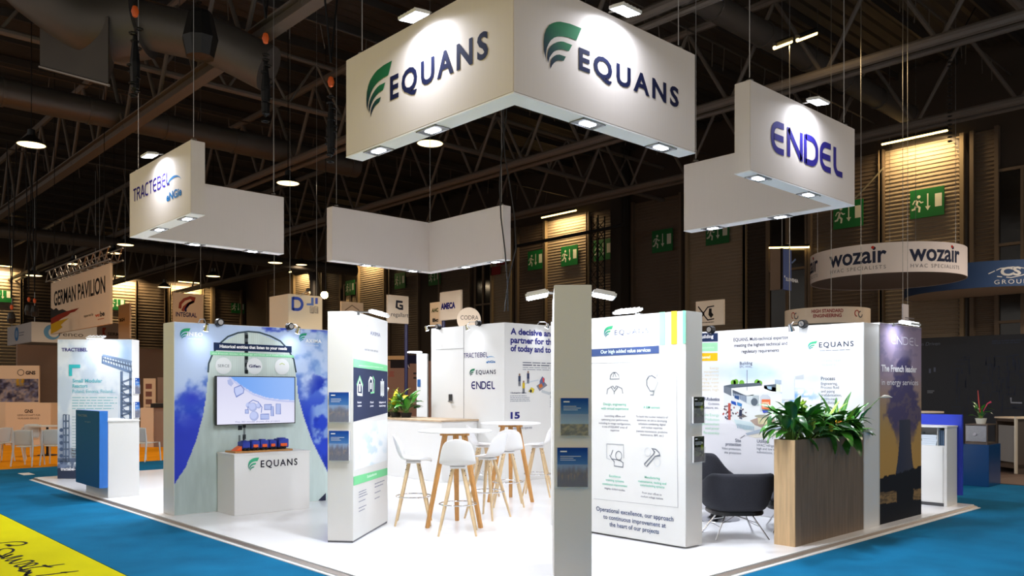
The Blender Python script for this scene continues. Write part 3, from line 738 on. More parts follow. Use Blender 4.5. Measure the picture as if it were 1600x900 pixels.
# ---- boards
def board(name, label, F, wd, ht, dp, cat='panel', base=.0, m=white, group=None, foot=False):
    t = thing(name, label, cat, F.map(wd/2, 0, -dp/2), group=group)
    part('panel_body', fsolid(F, 0, base, wd, ht, -dp, 0), m, t, bevel=.004)
    if foot: part('foot_strip', fsolid(F, .004, 0.001, wd-.004, base+.001, -dp+.004, -.006), mat('foot_grey',(95,95,100),.5), t)
    return t
F_tv = Face((4.13,11.0,0), (1,0,0)); tv = board('display_partition', 'wide display wall printed with cooling tower under blue cloudy sky', F_tv, 2.55, 2.56, .38)
def skyfn(x, y):
    n = fbm(x/38, y/30, 3); n2 = fbm(x/14+5, y/16, 9)
    blue = mixc((122,156,212), (42,68,190), sstep(560, 660, y)+.9*sstep(.52,.75,n)*sstep(500,560,y)*0)
    t = sstep(.42, .62, n*.75+n2*.35-np.clip((y-600)/450, -.25, .4)+.1*np.exp(-((x-330)/70)**2-((y-540)/60)**2)*2)
    c = mixc(blue, (190,208,238), np.clip(t*(1-sstep(600,680,y)*.8), 0, .95)[:])
    deep = sstep(.5,.62,fbm(x/26+2, y/30+8, 21))*sstep(470,500,x)*sstep(560,600,y); c = mixc(c, (36,58,170), deep)
    deepl = np.exp(-((x-300)/16)**2-((y-622)/12)**2)+sstep(650,672,y+14*vnoise(x/9,y/9,5))*(x < 330); c = mixc(c, (52,66,190), np.clip(deepl*.9,0,1))
    cl = sstep(.5,.66,fbm(x/16, y/20, 40))*sstep(480,495,x); c = mixc(c, (150,180,220), cl*.8)
    td = sstep(.45,.6,fbm(x/20, y/9, 60))*sstep(400,420,x)*(1-sstep(514,526,y)); c = mixc(c, (62,82,190), td)
    # the tower
    L = np.interp(y, [515,537,560,580,620,650,690,730,762,810], [385,343,328,325.5,322,317,306,290,269,255])
    Rr = np.interp(y, [515,537,560,580,620,650,690,740,800], [390,443,458,462,466,474,488,513,540])
    top = np.where(y < 519, 0, 1); inside = (x > L)*(x < Rr)*top
    rib = .5+.5*np.sin(x*1.9); tw = mixc((205,222,218), (222,234,229), rib*sstep(700,540,y)); tw = tw*(1-.1*fbm(x/6, y/30, 2)[:,None])
    sh = sstep(375, 300, x)*.12*sstep(600,700,y); tw = tw*(1-sh[:,None])
    c = np.where(inside[:,None] > 0, tw, c)
    return c
P = Print(F_tv); P.pic(.006, .006, 2.544, 2.554, 190, 170, skyfn, 0)
def curve(pts, wd_px, rgb, L=2): P.pline(pts, wd_px*F_k, rgb, L)
F_k = 11.5/FPX
curve([(325,582),(326,568),(332,553),(343,537),(356,526),(372,520),(388,518),(405,519.5),(422,525),(438,533),(450,546),(459,562),(462.5,582)], 2.6, (62,78,88))
P.pline([(384.5,520),(384.5,583)], .05, (84,92,96), 2); 
for k in range(6): P.prect(382.6, 523+k*11, 387.5, 529+k*11, (30,34,38), 3)
P.pline([(375,665),(375,672)], .06, (60,66,70), 2)
for y0, y1 in ((664,668),(679,686),(688,702)): P.prect(379, y0, 384, y1, (62,68,70), 3)
P.pline([(381.5,664),(381.5,700)], .03, (120,130,130), 2); P.pline([(374,680),(374,692)], .03, (110,120,120), 2)
P.ppoly([(497,782),(509,770),(509,783)], (48,52,72), 2)
P.ppoly([(333.5,535),(455.5,541),(455.5,551),(333.5,547)], (32,46,78), 4)
P.ptext('Historical entities that listen to your needs', 343, 543.2, 448, 4.6, (255,255,255), bold=.03, L=5)
P.ppoly([(328,548.5),(458,555),(460,559),(328,554.5)], (140,212,165), 4)
P.ptext('the French leader in energy services and multi-technical', 331, 553, 455, 2.0, (235,250,240), L=5)
for cx, cy, tx, col in ((349,571.5,'SERCE',(110,120,125)),(397.5,572,'Gifen',(40,40,90)),(440.5,573,'',(60,90,150))):
    a, b = F_tv.at(cx, cy); P.disc(a, b, .115, (232,236,238), 4)
    if tx: P.ptext(tx, cx-9, cy+2, cx+9, 4.2, col, bold=.03 if tx == 'Gifen' else 0, L=5)
    P.bars(cx-8, cy+4.5, cx+8, 1, 3, .8, (130,150,140), seed=int(cx))
    if not tx: P.bars(cx-6, cy+2, cx+6, 2, 3, 1.4, (90,120,160), seed=4); P.line([(a-.04,b+.03),(a,b+.05),(a+.04,b+.03)], .008, (190,210,90), 5)
a0, b0 = F_tv.at(281,530); wing(P, a0, b0+.0, .14, .15, (50,160,110), (60,120,170), L=4)
P.ptext('INEO', 292, 524.5, 316.5, 5.6, (250,252,255), bold=.04, L=4, space=1.15); P.bars(293, 529.5, 321, 1, 3, 1.1, (225,232,240), seed=8)
a0, b0 = F_tv.at(467,534.5); wing(P, a0, b0, .13, .135, (45,150,110), (70,130,170), L=4)
P.ptext('AXIMA', 477, 535, 502, 5.2, (250,252,255), bold=.03, L=4, space=1.15); P.bars(477, 540, 502, 1, 3, .9, (205,215,235), seed=9)
P.done(tv)
# television
FT = Face(F_tv.map(0,0,.1), (1,0,0)); (ta0,tb1), (ta1,_), (_,tb0) = FT.at(337.6,587.2), FT.at(461.3,589.6), FT.at(338.2,665)
t = thing('television', 'flat television on the tower wall showing pale blue plant drawing', 'television', FT.map((ta0+ta1)/2,tb0,-.05))
part('tv_body', fsolid(FT, ta0, tb0, ta1, tb1, -.06, -.004), black, t, bevel=.006)
part('wall_mount', fsolid(FT, ta0+.3, tb0+.15, ta1-.3, tb1-.15, -.099, -.0605), blackm, t)
m = MB(); bz = .012
for q in ((ta0,tb0,ta1,tb0+bz),(ta0,tb1-bz,ta1,tb1),(ta0,tb0+bz,ta0+bz,tb1-bz),(ta1-bz,tb0+bz,ta1,tb1-bz)): fsolid(FT, *q, -.003, .003, m)
part('bezel', m, black, t)
P = Print(FT)
def tvfn(x, y):
    yc_ = np.interp(x, [355,375,395,415,435,461], [586,601,614,621,624,625.5])
    c = mixc((212,212,236), (226,226,246), sstep(590,660,y)); up = y < yc_
    c = np.where(up[:,None], mixc((110,160,235), (150,185,245), sstep(340,470,x)), c)
    line = np.exp(-((y-yc_-2.2)/.8)**2); return mixc(c, (150,165,225), line*.8)
P.pic(ta0+bz, tb0+bz, ta1-bz, tb1-bz, 90, 60, tvfn, 0)
L1, L2, L3 = (170,180,222), (120,135,195), (190,200,240)
P.ppoly([(366,606),(376,602),(381,608),(380,614),(369,620),(366,612)], L3, 2); P.pline([(366,606),(376,602),(381,608),(380,614),(369,620),(366,612),(366,606)], .012, L2)
P.ppoly([(355,594),(360,592),(365,599),(361,604),(356,600)], L1, 2)
for cx, cy, r in ((395,636,7.5),(397,650,8),(388,633,4.5),(404,634,4.5)):
    a, b = FT.at(cx, cy); P.disc(a, b, r*.0085, L1, 2); P.disc(a-.008, b+.008, r*.0062, L3, 3)
P.pline([(387,640),(388,630),(395,625),(403,628),(409,636),(408,645)], .012, L2)
for q in ((383,640,388,646),(407,647,420,655),(413,632,424,640),(423,635,427,650),(431,631,438,647)): P.prect(*q, (175,188,232), 2); P.pline([(q[0],q[1]),(q[2],q[1]),(q[2],q[3]),(q[0],q[3]),(q[0],q[1])], .008, L2)
P.ptext('The 3D model shows the project', 367, 660.5, 437, 2.2, (110,115,170), L=3)
P.done(t, 'screen_image', mat_attr('lit_screen', .85))
# plinth
F_pl = Face((4.71,10.45,0), (1,0,0))
t = thing('display_plinth', 'white display plinth with green winged emblem in front of tower wall', 'plinth', (5.25,10.72,0))
part('plinth_body', box((4.71,10.45,0), (5.81,10.985,.79)), white, t, bevel=.003)
part('plinth_top', box((4.70,10.44,.79), (5.82,10.985,.812)), white, t, bevel=.003)
P = Print(F_pl); wordmark(P, 387.5, 731.5, 464.5, 10.5, 1.95, (30,30,45), (70,175,130), (50,120,110), bold=.015); P.done(t, 'logo_print')
# machine model: board with five blue units
mm = thing('machine_model', 'small blue and orange machine train model on wooden board', 'model', (5.2,10.72,.813))
part('base_board', box((4.78,10.58,.813), (5.62,10.9,.835)), oak, mm, bevel=.003)
mblue, morng = mat('model_blue',(22,50,160),.4), mat('model_orange',(235,95,20),.4)
for k, (x, ln, hh) in enumerate(((4.93,.1,.12),(5.06,.11,.125),(5.19,.11,.13),(5.32,.1,.12),(5.46,.14,.14))):
    m = box((x-.01,10.66,.855), (x+ln,10.82,.835+hh)); m.box((x+.01,10.68,.835+hh), (x+ln-.03,10.78,.85+hh))
    b = part('blue_unit', m, mblue, mm, bevel=.006)
    m = MB(); fs = (10.655, .88)
    for dx in (.02,.07): m.bar((x+dx,10.64,.856), (x+dx,10.84,.856), .021, n=12)
    part('wheel', m, blackm, mm, smooth=True)
    m = box((x+.012,10.648,.875), (x+ln-.03,10.66,.915)) if k != 0 else MB().add([(x-.12,10.66,.837),(x-.02,10.66,.837),(x-.02,10.66,.9),(x-.12,10.8,.837),(x-.02,10.8,.837),(x-.02,10.8,.9)], [(0,1,2),(3,5,4),(0,2,5,3),(0,3,4,1),(1,4,5,2)])
    part('orange_panel', m, morng, mm)
part('exhaust', MB().bar((4.97,10.74,.95), (4.97,10.74,1.03), .008, n=8), blackm, mm)

# left rotated board and near board (seen end on)
def brochure(F, a, b, wd, ht, label, kind, group='brochures in clear wall holders', off=.03):
    p = F.map(a, b, 0); t = thing('brochure_holder', label, 'brochure', p, group=group)
    part('acrylic_back', fsolid(F, a-.012, b-.02, a+wd+.012, b+ht*1.0, .002, .006), acryl, t)
    part('acrylic_front', fsolid(F, a-.012, b-.02, a+wd+.012, b+ht*.55, off+.006, off+.009), acryl, t)
    part('acrylic_lip', fsolid(F, a-.012, b-.024, a+wd+.012, b-.0205, .002, off+.009), acryl, t)
    br = part('brochure_stack', fsolid(F, a, b-.018, a+wd, b+ht, .008, off), mat('paper_white',(235,235,235),.6), t, bevel=.001)
    G = Face(F.map(a, b, off), F.u, F.v); P = Print(G); r = random.Random(int(abs(a*100+b*10)))
    if kind == 'city':
        def fn(x, y):
            t_ = np.clip((y-y.min())/(y.max()-y.min()), 0, 1); c = mixc((16,60,140), (110,160,205), t_*1.5); n = fbm(x/5, y/5, 3)
            low = sstep(.5,.72,t_+.14*vnoise(x/2.2,y/50,7)); c = mixc(c, (22,32,82), low)
            g = np.exp(-((t_-.72)/.12)**2)*sstep(.35,.6,fbm(x/3,y/4,8)); return mixc(c, (215,150,80), g*.4)
    elif kind == 'field':
        def fn(x, y):
            t_ = np.clip((y-y.min())/(y.max()-y.min()), 0, 1); c = mixc((18,68,145), (150,190,215), t_*1.35)
            low = sstep(.66,.7,t_); g = mixc((38,48,30), (150,140,90), sstep(.3,.7,fbm(x/4,y/2,4))); return np.where(low[:,None] > .5, g, c)
    else:
        def fn(x, y):
            n = fbm(x/3, y/3, 6); c = mixc((28,32,30), (80,92,66), sstep(.35,.75,n)); t_ = np.clip((y-y.min())/(y.max()-y.min()),0,1); s_ = np.clip((x-x.min())/(x.max()-x.min()),0,1)
            c = mixc(c, (150,175,40), np.exp(-((s_-.78)/.13)**2-((t_-.42)/.1)**2)); c = mixc(c, (225,225,215), np.exp(-((s_-.8)/.07)**2-((t_-.25)/.035)**2)); return mixc(c, (70,62,78), sstep(.72,.8,t_)*.7)
    P.pic(0, -.016, wd, ht, 26, 34, fn, 0)
    if kind == 'city':
        for k in range(9):
            q = .25+k*wd/9*.85 if False else wd*(.1+k*.1); P.rect(q, 0, q+wd*.035, ht*r.uniform(.15,.42), (24,34,84), 2)
    P.rect(wd*.1, ht*.88, wd*.32, ht*.915, (240,245,250), 2)
    for k in range(3): P.rect(wd*.1, ht*(.76-.05*k), wd*r.uniform(.5,.85), ht*(.775-.05*k), (215,228,240), 2)
    P.done(t, 'brochure_cover'); return t
u7 = Vector((.764,.6446,0)).normalized(); n7 = Vector((u7.y,-u7.x,0))
p1 = at(551.9, 8.97)
F_L = Face(p1, u7); lb = board('display_board', 'freestanding white board with green bands and dark icon block, left of stools', F_L, 1.38, 2.52, .29, base=.02, foot=True)
F_Le = Face(p1-n7*.29, n7)
P = Print(F_L)
P.ppoly([(552,560),(605,571),(605,580.5),(552,573.5)], (128,205,150), 2); P.ptext('www.solutions-for-nuclear.com', 560, 572, 598, 2.6, (225,245,232), L=3)
P.ppoly([(552,573.5),(605,580.5),(605,645),(552,659)], (47,54,80), 2)
icw = (235,240,240)
P.pline([(558,616),(558,603),(561.5,590),(565.5,604),(565.5,617),(558,616)], .03, icw); P.pline([(557,602),(561.5,589),(566.5,603)], .03, (130,205,150)); P.pline([(561.5,612),(561.5,600)], .06, icw)
P.pline([(576,612),(576,596),(578,590),(581,592),(582,600),(582,612)], .03, icw); P.pline([(578.5,614),(584,613),(584.5,594),(582,588)], .02, (130,205,150)); P.pline([(579,608),(579,598)], .05, icw)
for k in range(5): P.pline([(594,597+k*4),(599.5,601+k*4)], .035, icw); P.pline([(599.5,597+k*4),(594,601+k*4)], .035, icw)
P.pline([(596.8,592),(596.8,620)], .03, icw)
for x, wd_, s1, s2 in ((558,6.5,'Nuclear','ventilation'),(578,5,'Fluid','process'),(592,10,'Refrigeration and','thermal energy')):
    P.ptext(s1, x, 630, x+wd_, 2.6, (240,240,245), bold=.03); P.ptext(s2, x, 635.5, x+wd_, 2.6, (240,240,245), bold=.03)
P.ppoly([(552,745),(605,731),(605,742),(552,759)], (120,205,145), 2); P.ptext('Solutions', 573, 747, 588, 4.2, (225,250,235), bold=.02, L=3)
P.bars(560, 770, 575, 3, 4, 1.2, (120,125,150), seed=3); P.bars(560, 785, 573, 1, 4, 1.2, (120,125,150), seed=4); P.bars(560, 795, 573, 2, 5, 1.2, (120,125,150), seed=5)
P.bars(585, 757, 601, 2, 5, 1.2, (120,125,150), seed=6); P.bars(585, 771, 596, 2, 9, 1.2, (120,125,150), seed=7)
wing(P, P.F.at(570,520)[0], P.F.at(570,524)[1], .12, .13, (190,220,205), (190,200,215), L=2); P.ptext('AXIMA', 578, 523, 594, 6, (120,126,160), L=2)
P.ptext('Expertise in our services', 568, 547, 590, 3.8, (80,86,110))
def faint(x, y):
    n = fbm(x/9, y/11, 12); c = mixc((236,240,243), (205,222,232), sstep(.42,.62,n)*np.exp(-((x-580)/19)**2-((y-700)/30)**2)*1.6); return c
a0, b0 = F_L.at(554,735); a1, b1 = F_L.at(604,668); P.pic(.03, b0, 1.34, b1+.1, 50, 40, faint, 1)
P.done(lb)
for yy0, yy1, lb_ in ((613,657,'upper blue skyline brochure on the left board end'),(673,717,'lower blue skyline brochure on the left board end')):
    a0, b0 = F_Le.at(515.5, yy1); a1, b1 = F_Le.at(546.5, yy0); brochure(F_Le, a0, b0, a1-a0, b1-b0, lb_, 'city')
p2 = at(866, 6.57); uc = Vector((.707,-.707,0)); F_C = Face(p2, uc); dC = Vector((.707,.707,0))
nb = board('display_board', 'nearest board seen end on as a narrow beige column, two brochures on it', F_C, .297, 2.5, 1.38, base=.02, foot=True)
for (x0,x1,yy0,yy1,kd,lb_) in ((876,919,622,677,'field','blue field brochure, upper one on the narrow column end'),(870.5,918,699,757,'city','city dusk brochure, lower one on the narrow column end')):
    a0, b0 = F_C.at(x0, yy1); a1, b1 = F_C.at(x1, yy0); brochure(F_C, a0, b0, a1-a0, b1-b0, lb_, kd)

# white board with services
F_E = Face((7.18,7.05,0), (0,-1,0)); eb = board('display_board', 'broad white board with navy title bar and four line icons', F_E, 1.97, 2.49, .3, base=.02)
P = Print(F_E)
P.prect(866, 500, 1073.5, 842, (234,238,243), 1) if False else None
wordmark(P, 944, 524.5, 1013.5, 7.4, 2.4, (84,94,122), (60,165,115), (60,100,130), bold=0)
P.ppoly([(1030.5,488),(1039.5,487.3),(1039.5,538.5),(1030.5,539)], (150,215,180), 3); P.ppoly([(1049,486.4),(1058,485.7),(1058,537.6),(1049,538)], (238,185,60), 3); P.ppoly([(1067,485.3),(1071.8,485.2),(1071.8,536.6),(1067,537)], (125,210,165), 3)
P.ppoly([(868,549),(1030,540),(1030,552),(868,560)], (62,80,125), 3); P.ptext('Our high added value services', 939, 552.5, 1017, 5.2, (225,245,240), bold=.012, L=4)
P.pline([(925,567.7),(1057,564.5),(1059.5,793),(928,779)], .004, (170,170,175)); P.pline([(868,569),(925,567.7)], .004, (165,165,170))
ic = (110,115,125); wdl = .008
P.pline([(953.5,592),(954.5,586),(958,582),(963,582),(967,586),(968,592),(953,592.3)], wdl, ic); P.pline([(958,589),(960,581.5),(963,589)], wdl, ic); P.pline([(948.5,616),(949.5,608),(955,604.5),(960,612),(966,604),(972,607),(973.5,615)], wdl, ic); P.pline([(955,604.5),(958,603),(960.5,607.5),(963,603),(966,604)], wdl, ic); P.pline([(960,612),(960,616)], wdl, ic)
P.pline([(1016,610.5),(1011,602),(1010.5,594),(1014,588),(1019,587),(1025,591)], wdl*1.3, ic); P.pline([(1015.5,611),(1022,611),(1021,617),(1016,617)], wdl*1.5, (140,145,150)); P.pline([(1025,591),(1028,598),(1024,607),(1022,611)], wdl*.8, (185,188,192))
for q in ((1018,580,1018,584),(1009,585,1011,588),(1028,584,1026,588),(1005,597,1008,597)): P.pline([(q[0],q[1]),(q[2],q[3])], wdl, (180,182,186))
P.pline([(948,693.5),(974.5,695),(975,716)], wdl, (165,168,172)); P.pline([(948,693.5),(948.5,716),(954,718)], wdl, (195,198,202))
a, b = F_E.at(967,712); P.line([(a+.045*math.cos(t/3.2), b+.05*math.sin(t/3.2)) for t in range(21)], wdl, ic)
P.pline([(958,703),(955,711)], wdl, ic); P.pline([(953,711),(956,717),(963,718),(968,719),(974,723),(973.5,730)], wdl*1.2, ic); P.pline([(956,717),(960,721),(960,728),(974,730)], wdl*1.2, ic)
P.pline([(1007,725),(1010,729),(1024,713),(1031.5,711.5),(1030,707),(1025,702),(1019,701),(1023,706),(1021,710),(1007,725)], wdl*1.5, ic)
for cx, cy in ((1012,706),(1027,722)):
    a, b = F_E.at(cx, cy); P.line([(a+.04*math.cos(t/3.2), b+.045*math.sin(t/3.2)) for t in range(21)], wdl, (215,218,222))
tl = (110,190,165); tg = (80,82,104)
def centred(lines, cx, y, step, h, rgb, sk=0, **k):
    for i, s_ in enumerate(lines):
        wd_ = len(s_)*h*.52; P.ptext(s_, cx-wd_/2, y+i*step+(-wd_/2)*sk, cx+wd_/2, h, rgb, **k)
centred(['Design, engineering','with virtual experience'], 961, 633, 6.6, 3.6, tl, bold=.01)
centred(['Launching offline and','optimising your performance,','including in range configuration,','is one of EQUANS\' areas of','expertise'], 961, 651, 5.6, 2.9, tg)
centred(['A BIM connect'], 1018.5, 638, 6.6, 3.8, tl, bold=.01)
centred(['To build the nuclear industry of','tomorrow, we aim to developing','solutions combining digital','and nuclear expertise','(remote maintenance, predictive','maintenance, BIM, etc.)'], 1019, 652, 5.7, 3.0, tg)
centred(['Excellence','training systems','continuous improvement'], 961, 745, 6, 3.4, tl, bold=.01); centred(['Highly skilled trades'], 961, 764, 6, 2.9, tg)
centred(['Manufacturing','maintenance, testing and','commissioning systems'], 1019.5, 747, 6, 3.5, tl, bold=.01); centred(['From your offices to','medium voltage stations'], 1019, 771, 5.5, 2.9, tg)
for s_, x0, y, x1 in (('Operational excellence, our approach',932,797.5,1052.5),('to continuous improvement at',943,810,1040.5),('the heart of our projects',952.5,822,1030)):
    P.ptext(s_, x0, y, x1, 6.6, (58,72,108), bold=.01)
P.done(eb)
F_Ee = Face((7.18,5.08,0), (1,0,0))
for (x0,x1,yy0,yy1,lb_) in ((1080,1097.5,620,659,'dark forest brochure, upper one on the services board edge'),(1080.5,1098,681,720,'dark forest brochure, lower one on the services board edge')):
    a0, b0 = F_Ee.at(x0, yy1); a1, b1 = F_Ee.at(x1, yy0); brochure(F_Ee, a0, b0, min(a1,.29)-a0, b1-b0, lb_, 'worker')

# right wall with plant drawing
F_R = Face((9.78,7.42,0), (0,-1,0)); rw = board('display_partition', 'right white wall printed with isometric factory drawing and captions', F_R, 3.05, 2.47, .42)
P = Print(F_R)
def haze(x, y):
    c = np.full((len(x),3), 236.0); c[:,2] = 242
    g = np.exp(-((x-1180)/60)**2-((y-582)/16)**2)*(.55+.6*fbm(x/14,y/8,3)); c = mixc(c, (178,205,232), np.clip(g,0,.8))
    g2 = np.exp(-((x-1270)/22)**2-((y-590)/12)**2); c = mixc(c, (196,208,220), np.clip(g2,0,1)*.8); 
    g3 = np.exp(-((x-1240)/40)**2-((y-622)/12)**2)*sstep(.4,.6,fbm(x/6,y/4,9)); return mixc(c, (110,160,215), np.clip(g3,0,.9))
P.pic(.006, .006, 3.044, 2.464, 150, 100, haze, 0)
P.ppoly([(1040,522),(1121.8,520.4),(1121.8,533.5),(1040,534.8)], (38,52,88), 2); P.ptext('Building', 1093, 529, 1115, 5.2, (245,245,250), bold=.03, L=3)
P.ppoly([(1040,537),(1121.6,535.2),(1121.6,548.6),(1040,549.6)], (165,225,180), 2); P.ptext('maintenance', 1093, 545, 1116, 3, (215,245,222), L=3)
P.ppoly([(1040,552.5),(1121.4,551.4),(1121.4,563.8),(1040,564.8)], (238,188,30), 2); P.ptext('renewed', 1093, 560.5, 1110, 4.6, (250,245,215), bold=.03, L=3)
for i, s_ in enumerate(('Energy','management','HVAC, electricity','monitoring of your','pumping, waste','treatment, etc.','insulation, high')): P.ptext(s_, 1123.5-len(s_)*2.3, 577+i*5.6, 1123.5, 3.6, (222,208,165))
dk = (72,82,105)
P.ptext('F-Robotics', 1100.5, 626, 1124.5, 4.8, dk, bold=.03); P.ptext('Co-botics,', 1107, 632.5, 1124.5, 3.5, dk); P.ptext('Safeture, etc.', 1100.5, 638.5, 1123, 3.5, dk)
for i, s_ in enumerate(('Site Energy','Production','photovoltaic','wind power','Re-assembly')): P.ptext(s_, 1124-len(s_)*2.2, 650+i*6.9, 1124, 4.2, (165,220,185))
for s_, x0, y, x1 in (('EQUANS, Multi-technical expertise',1146.5,533.5,1231.5),('meeting the highest technical and',1147.5,542.3,1230.5),('regulatory requirements',1159,551.6,1217.5)):
    P.ptext(s_, x0, y, x1, 5.0, (40,44,62), bold=.012)
P.ptext('Building', 1156.2, 570, 1175.8, 4.6, dk, bold=.01); P.ptext('EPC, HVAC', 1156.2, 575, 1175.8, 3.6, (110,118,135)); P.pline([(1167.5,578),(1167.5,610)], .008, (90,95,110))
P.ptext('Site', 1149, 690.5, 1158, 5, dk, bold=.012); P.ptext('protection', 1134, 696, 1158, 5, dk, bold=.012); P.ptext('Video protection,', 1128, 702, 1158, 3.6, dk); P.ptext('site protection', 1132, 708.3, 1158, 3.6, dk)
P.ptext('Utilities', 1183, 691.5, 1202, 5, dk, bold=.012)
for i, s_ in enumerate(('HVAC, refrigeration,','high and low voltage','substations, piping')): P.ptext(s_, 1183, 697+i*5.4, 1222, 3.7, (90,98,118))
P.ptext('Process', 1283, 594, 1305, 5.2, (88,92,108), bold=.012)
for i, s_ in enumerate(('Engineering,','Process fluid','and piping','prefabrication,','electro-mech','installations')): P.ptext(s_, 1283, 601.5+i*5.9, 1283+len(s_)*2.15, 4.2, (105,110,125))
P.ptext('Waste heat', 1283, 565.5, 1314, 4.6, (185,222,200)); P.ptext('recovery', 1283, 572, 1306, 4.6, (185,222,200))
wordmark(P, 1262.5, 543.5, 1334, 7.6, 1.75, (52,60,84), (60,165,120), (80,130,150)); P.bars(1281, 548.5, 1334, 1, 4, 1, (140,148,160), seed=5)
pw, pg, pd = (228,232,232), (198,206,208), (86,96,106)
P.ppoly([(1131,600),(1193,600),(1222,615),(1222,650),(1200,672),(1168,676),(1140,655),(1131,640)], (226,230,230), 1)
P.ppoly([(1131,603),(1143,600.5),(1188,598),(1191,602.5),(1143,606.5)], pd, 2); P.ppoly([(1131,603),(1143,606.5),(1143,619),(1131,613)], (112,120,130), 2)
P.ppoly([(1143,606.5),(1191,602.5),(1222,607),(1222,613),(1168,619),(1143,614)], pw, 3)
P.ppoly([(1145,609),(1167,618.5),(1167,630),(1145,618)], (155,168,184), 3)
for k in range(8): P.pline([(1147+k*2.6,610+k*1.15),(1147+k*2.6,619+k*1.2)], .012, (120,132,150), 4)
P.ppoly([(1167,618.5),(1178,616),(1178,634),(1167,630)], (205,214,216), 3)
P.ppoly([(1194,602),(1213,600),(1213,612),(1206,611.5),(1194,607)], pd, 3); P.ppoly([(1211,593),(1221,594),(1221,600),(1211,600)], (165,180,196), 4); P.ppoly([(1199,603.5),(1206,604),(1206,609),(1199,607)], (150,180,200), 4)
P.ppoly([(1213,600),(1220,602),(1220,612),(1213,611)], (214,224,196), 4)
P.ppoly([(1142.5,626),(1150,628),(1151,634),(1143,630.5)], (38,80,170), 4); P.ppoly([(1152,628),(1160,631),(1159,636),(1152,633)], (70,130,190), 4); P.ppoly([(1148,618),(1155,619),(1155,625),(1148,622)], (50,80,130), 5)
P.ppoly([(1176,618),(1186,618),(1186,634),(1178,634)], (176,186,190), 4); P.disc(*F_R.at(1179,628), .05, (90,100,110), 5)
P.ppoly([(1188,620),(1192,616.5),(1200,617),(1204,621),(1204,643),(1188,643)], (196,202,210), 4); P.ppoly([(1190.5,624),(1204,624),(1204,640),(1190.5,639)], (222,110,62), 5); P.ppoly([(1191,640),(1202,641),(1202,645),(1193,645)], (70,85,190), 6)
for k in range(5): P.pline([(1192+k*2.2,628),(1193+k*2.2,637)], .018, (240,190,160), 6)
rr = random.Random(4)
for k in range(26):
    x, y = rr.uniform(1131,1166), rr.uniform(633,655); P.pline([(x,y),(x+rr.uniform(-5,5),y+rr.uniform(-3,3))], .022, rr.choice([(170,80,72),(110,92,96),(90,100,120),(160,130,130)]), 3)
P.pline([(1140,630),(1140,656)], .04, (178,84,74), 5); P.ppoly([(1152,650),(1160,646),(1168,651),(1157,653)], (110,104,104), 4); P.pline([(1158,640),(1157,650)], .045, (50,56,80), 5)
P.ppoly([(1172,657),(1186,652),(1206,652),(1218,661),(1216,668),(1190,668),(1180,664)], (170,150,138), 3); P.ppoly([(1184,651),(1200.5,651),(1200,663),(1185,663)], (208,200,160), 5); P.disc(*F_R.at(1192.5,650.5), .12, (160,158,140), 6, ry=.022)
P.ppoly([(1147,655),(1175,660),(1180,668),(1165,672),(1150,664)], (205,222,226), 2)
for k in range(12): P.pline([(1152+k*2.3,662+.4*k),(1153+k*2.3,669+.4*k)], .01, (140,170,190), 4)
P.ppoly([(1165,677),(1200,667),(1235,660),(1240,664),(1200,674),(1168,680)], (172,184,200), 4); P.ppoly([(1168,681),(1200,675),(1225,671),(1210,683),(1180,684)], (232,228,214), 2)
P.ppoly([(1222,585),(1226,583.5),(1238,583.5),(1242,585),(1242,625),(1222,625)], (214,220,224), 4); P.ppoly([(1243,588),(1256,585),(1256,592),(1243,592)], (190,196,202), 3)
for cx, cy in ((1146,598),(1150,597),(1159,598.5),(1183,597.5),(1187,599)): P.disc(*F_R.at(cx,cy), .04, (110,170,60), 1)
P.pline([(1157,685),(1164,680)], .008, (90,95,110)); P.pline([(1209,676),(1207,686)], .008, (150,155,165))
P.done(rw)
# brown photo board
F_B = Face((10.205,4.365,0), (1,0,0)); bb = board('display_board', 'board printed with dusk cooling tower photograph, right of planter', F_B, 1.29, 2.49, .27)
def dusk(x, y):
    n = fbm(x/13, y/15, 4); n2 = fbm(x/6+3, y/8, 14)
    sky = mixc((150,135,160), (178,146,92), sstep(560,680,y)); sky = mixc(sky, (196,152,84), sstep(650,720,y)*.7); sky = mixc(sky, (120,112,140), sstep(600,560,y)*sstep(.45,.6,n)*.7)
    half = np.interp(y, [556,580,620,650,675,700], [5,14,22,26,18,10]); cx = np.interp(y, [556,600,660], [1413,1411,1413])+9*(n-.5)
    plume = sstep(1.15,.8,np.abs(x-cx)/(half*(.75+.6*n2))); plume = plume*sstep(552,566,y)*sstep(706,660,y); c = mixc(sky, (72,68,110), plume*.92)
    c = mixc(c, (120,105,110), plume*sstep(.52,.66,n2)*.5)
    hl = np.interp(y, [655,690,720,742], [8.5,9,11.5,15]); tw = (np.abs(x-1414) < hl)*(y > 656); c = np.where(tw[:,None], mixc((56,62,82), (68,70,84), sstep(1404,1424,x)), c)
    tree = y > 748-(x-1371)*.28+6*fbm(x/3.5,y/60,30)-3; c = np.where(tree[:,None], np.array([28,32,40.]), c)
    wat = (y > 770-(x-1371)*.1)*(y < 788-(x-1371)*.12)*(np.abs(x-1414) > 12+2*n2); c = np.where(wat[:,None], mixc((150,122,84), (100,84,66), sstep(.4,.6,fbm(x/8,y/1.6,3))), c)
    return c
P = Print(F_B); P.pic(.004, .004, 1.286, 2.486, 110, 190, dusk, 0)
for s_, x0, y, x1, h, bd in (('The French leader',1376.5,580,1432,10,.035),('in energy services',1377,601.5,1434,9.2,.0)): P.ptext(s_, x0, y, x1, h, (238,236,244), bold=bd)
prounded(P, 'ENDEL', 1392, 537, 1435, 12.5, (226,222,236), wd=.11)
P.done(bb)

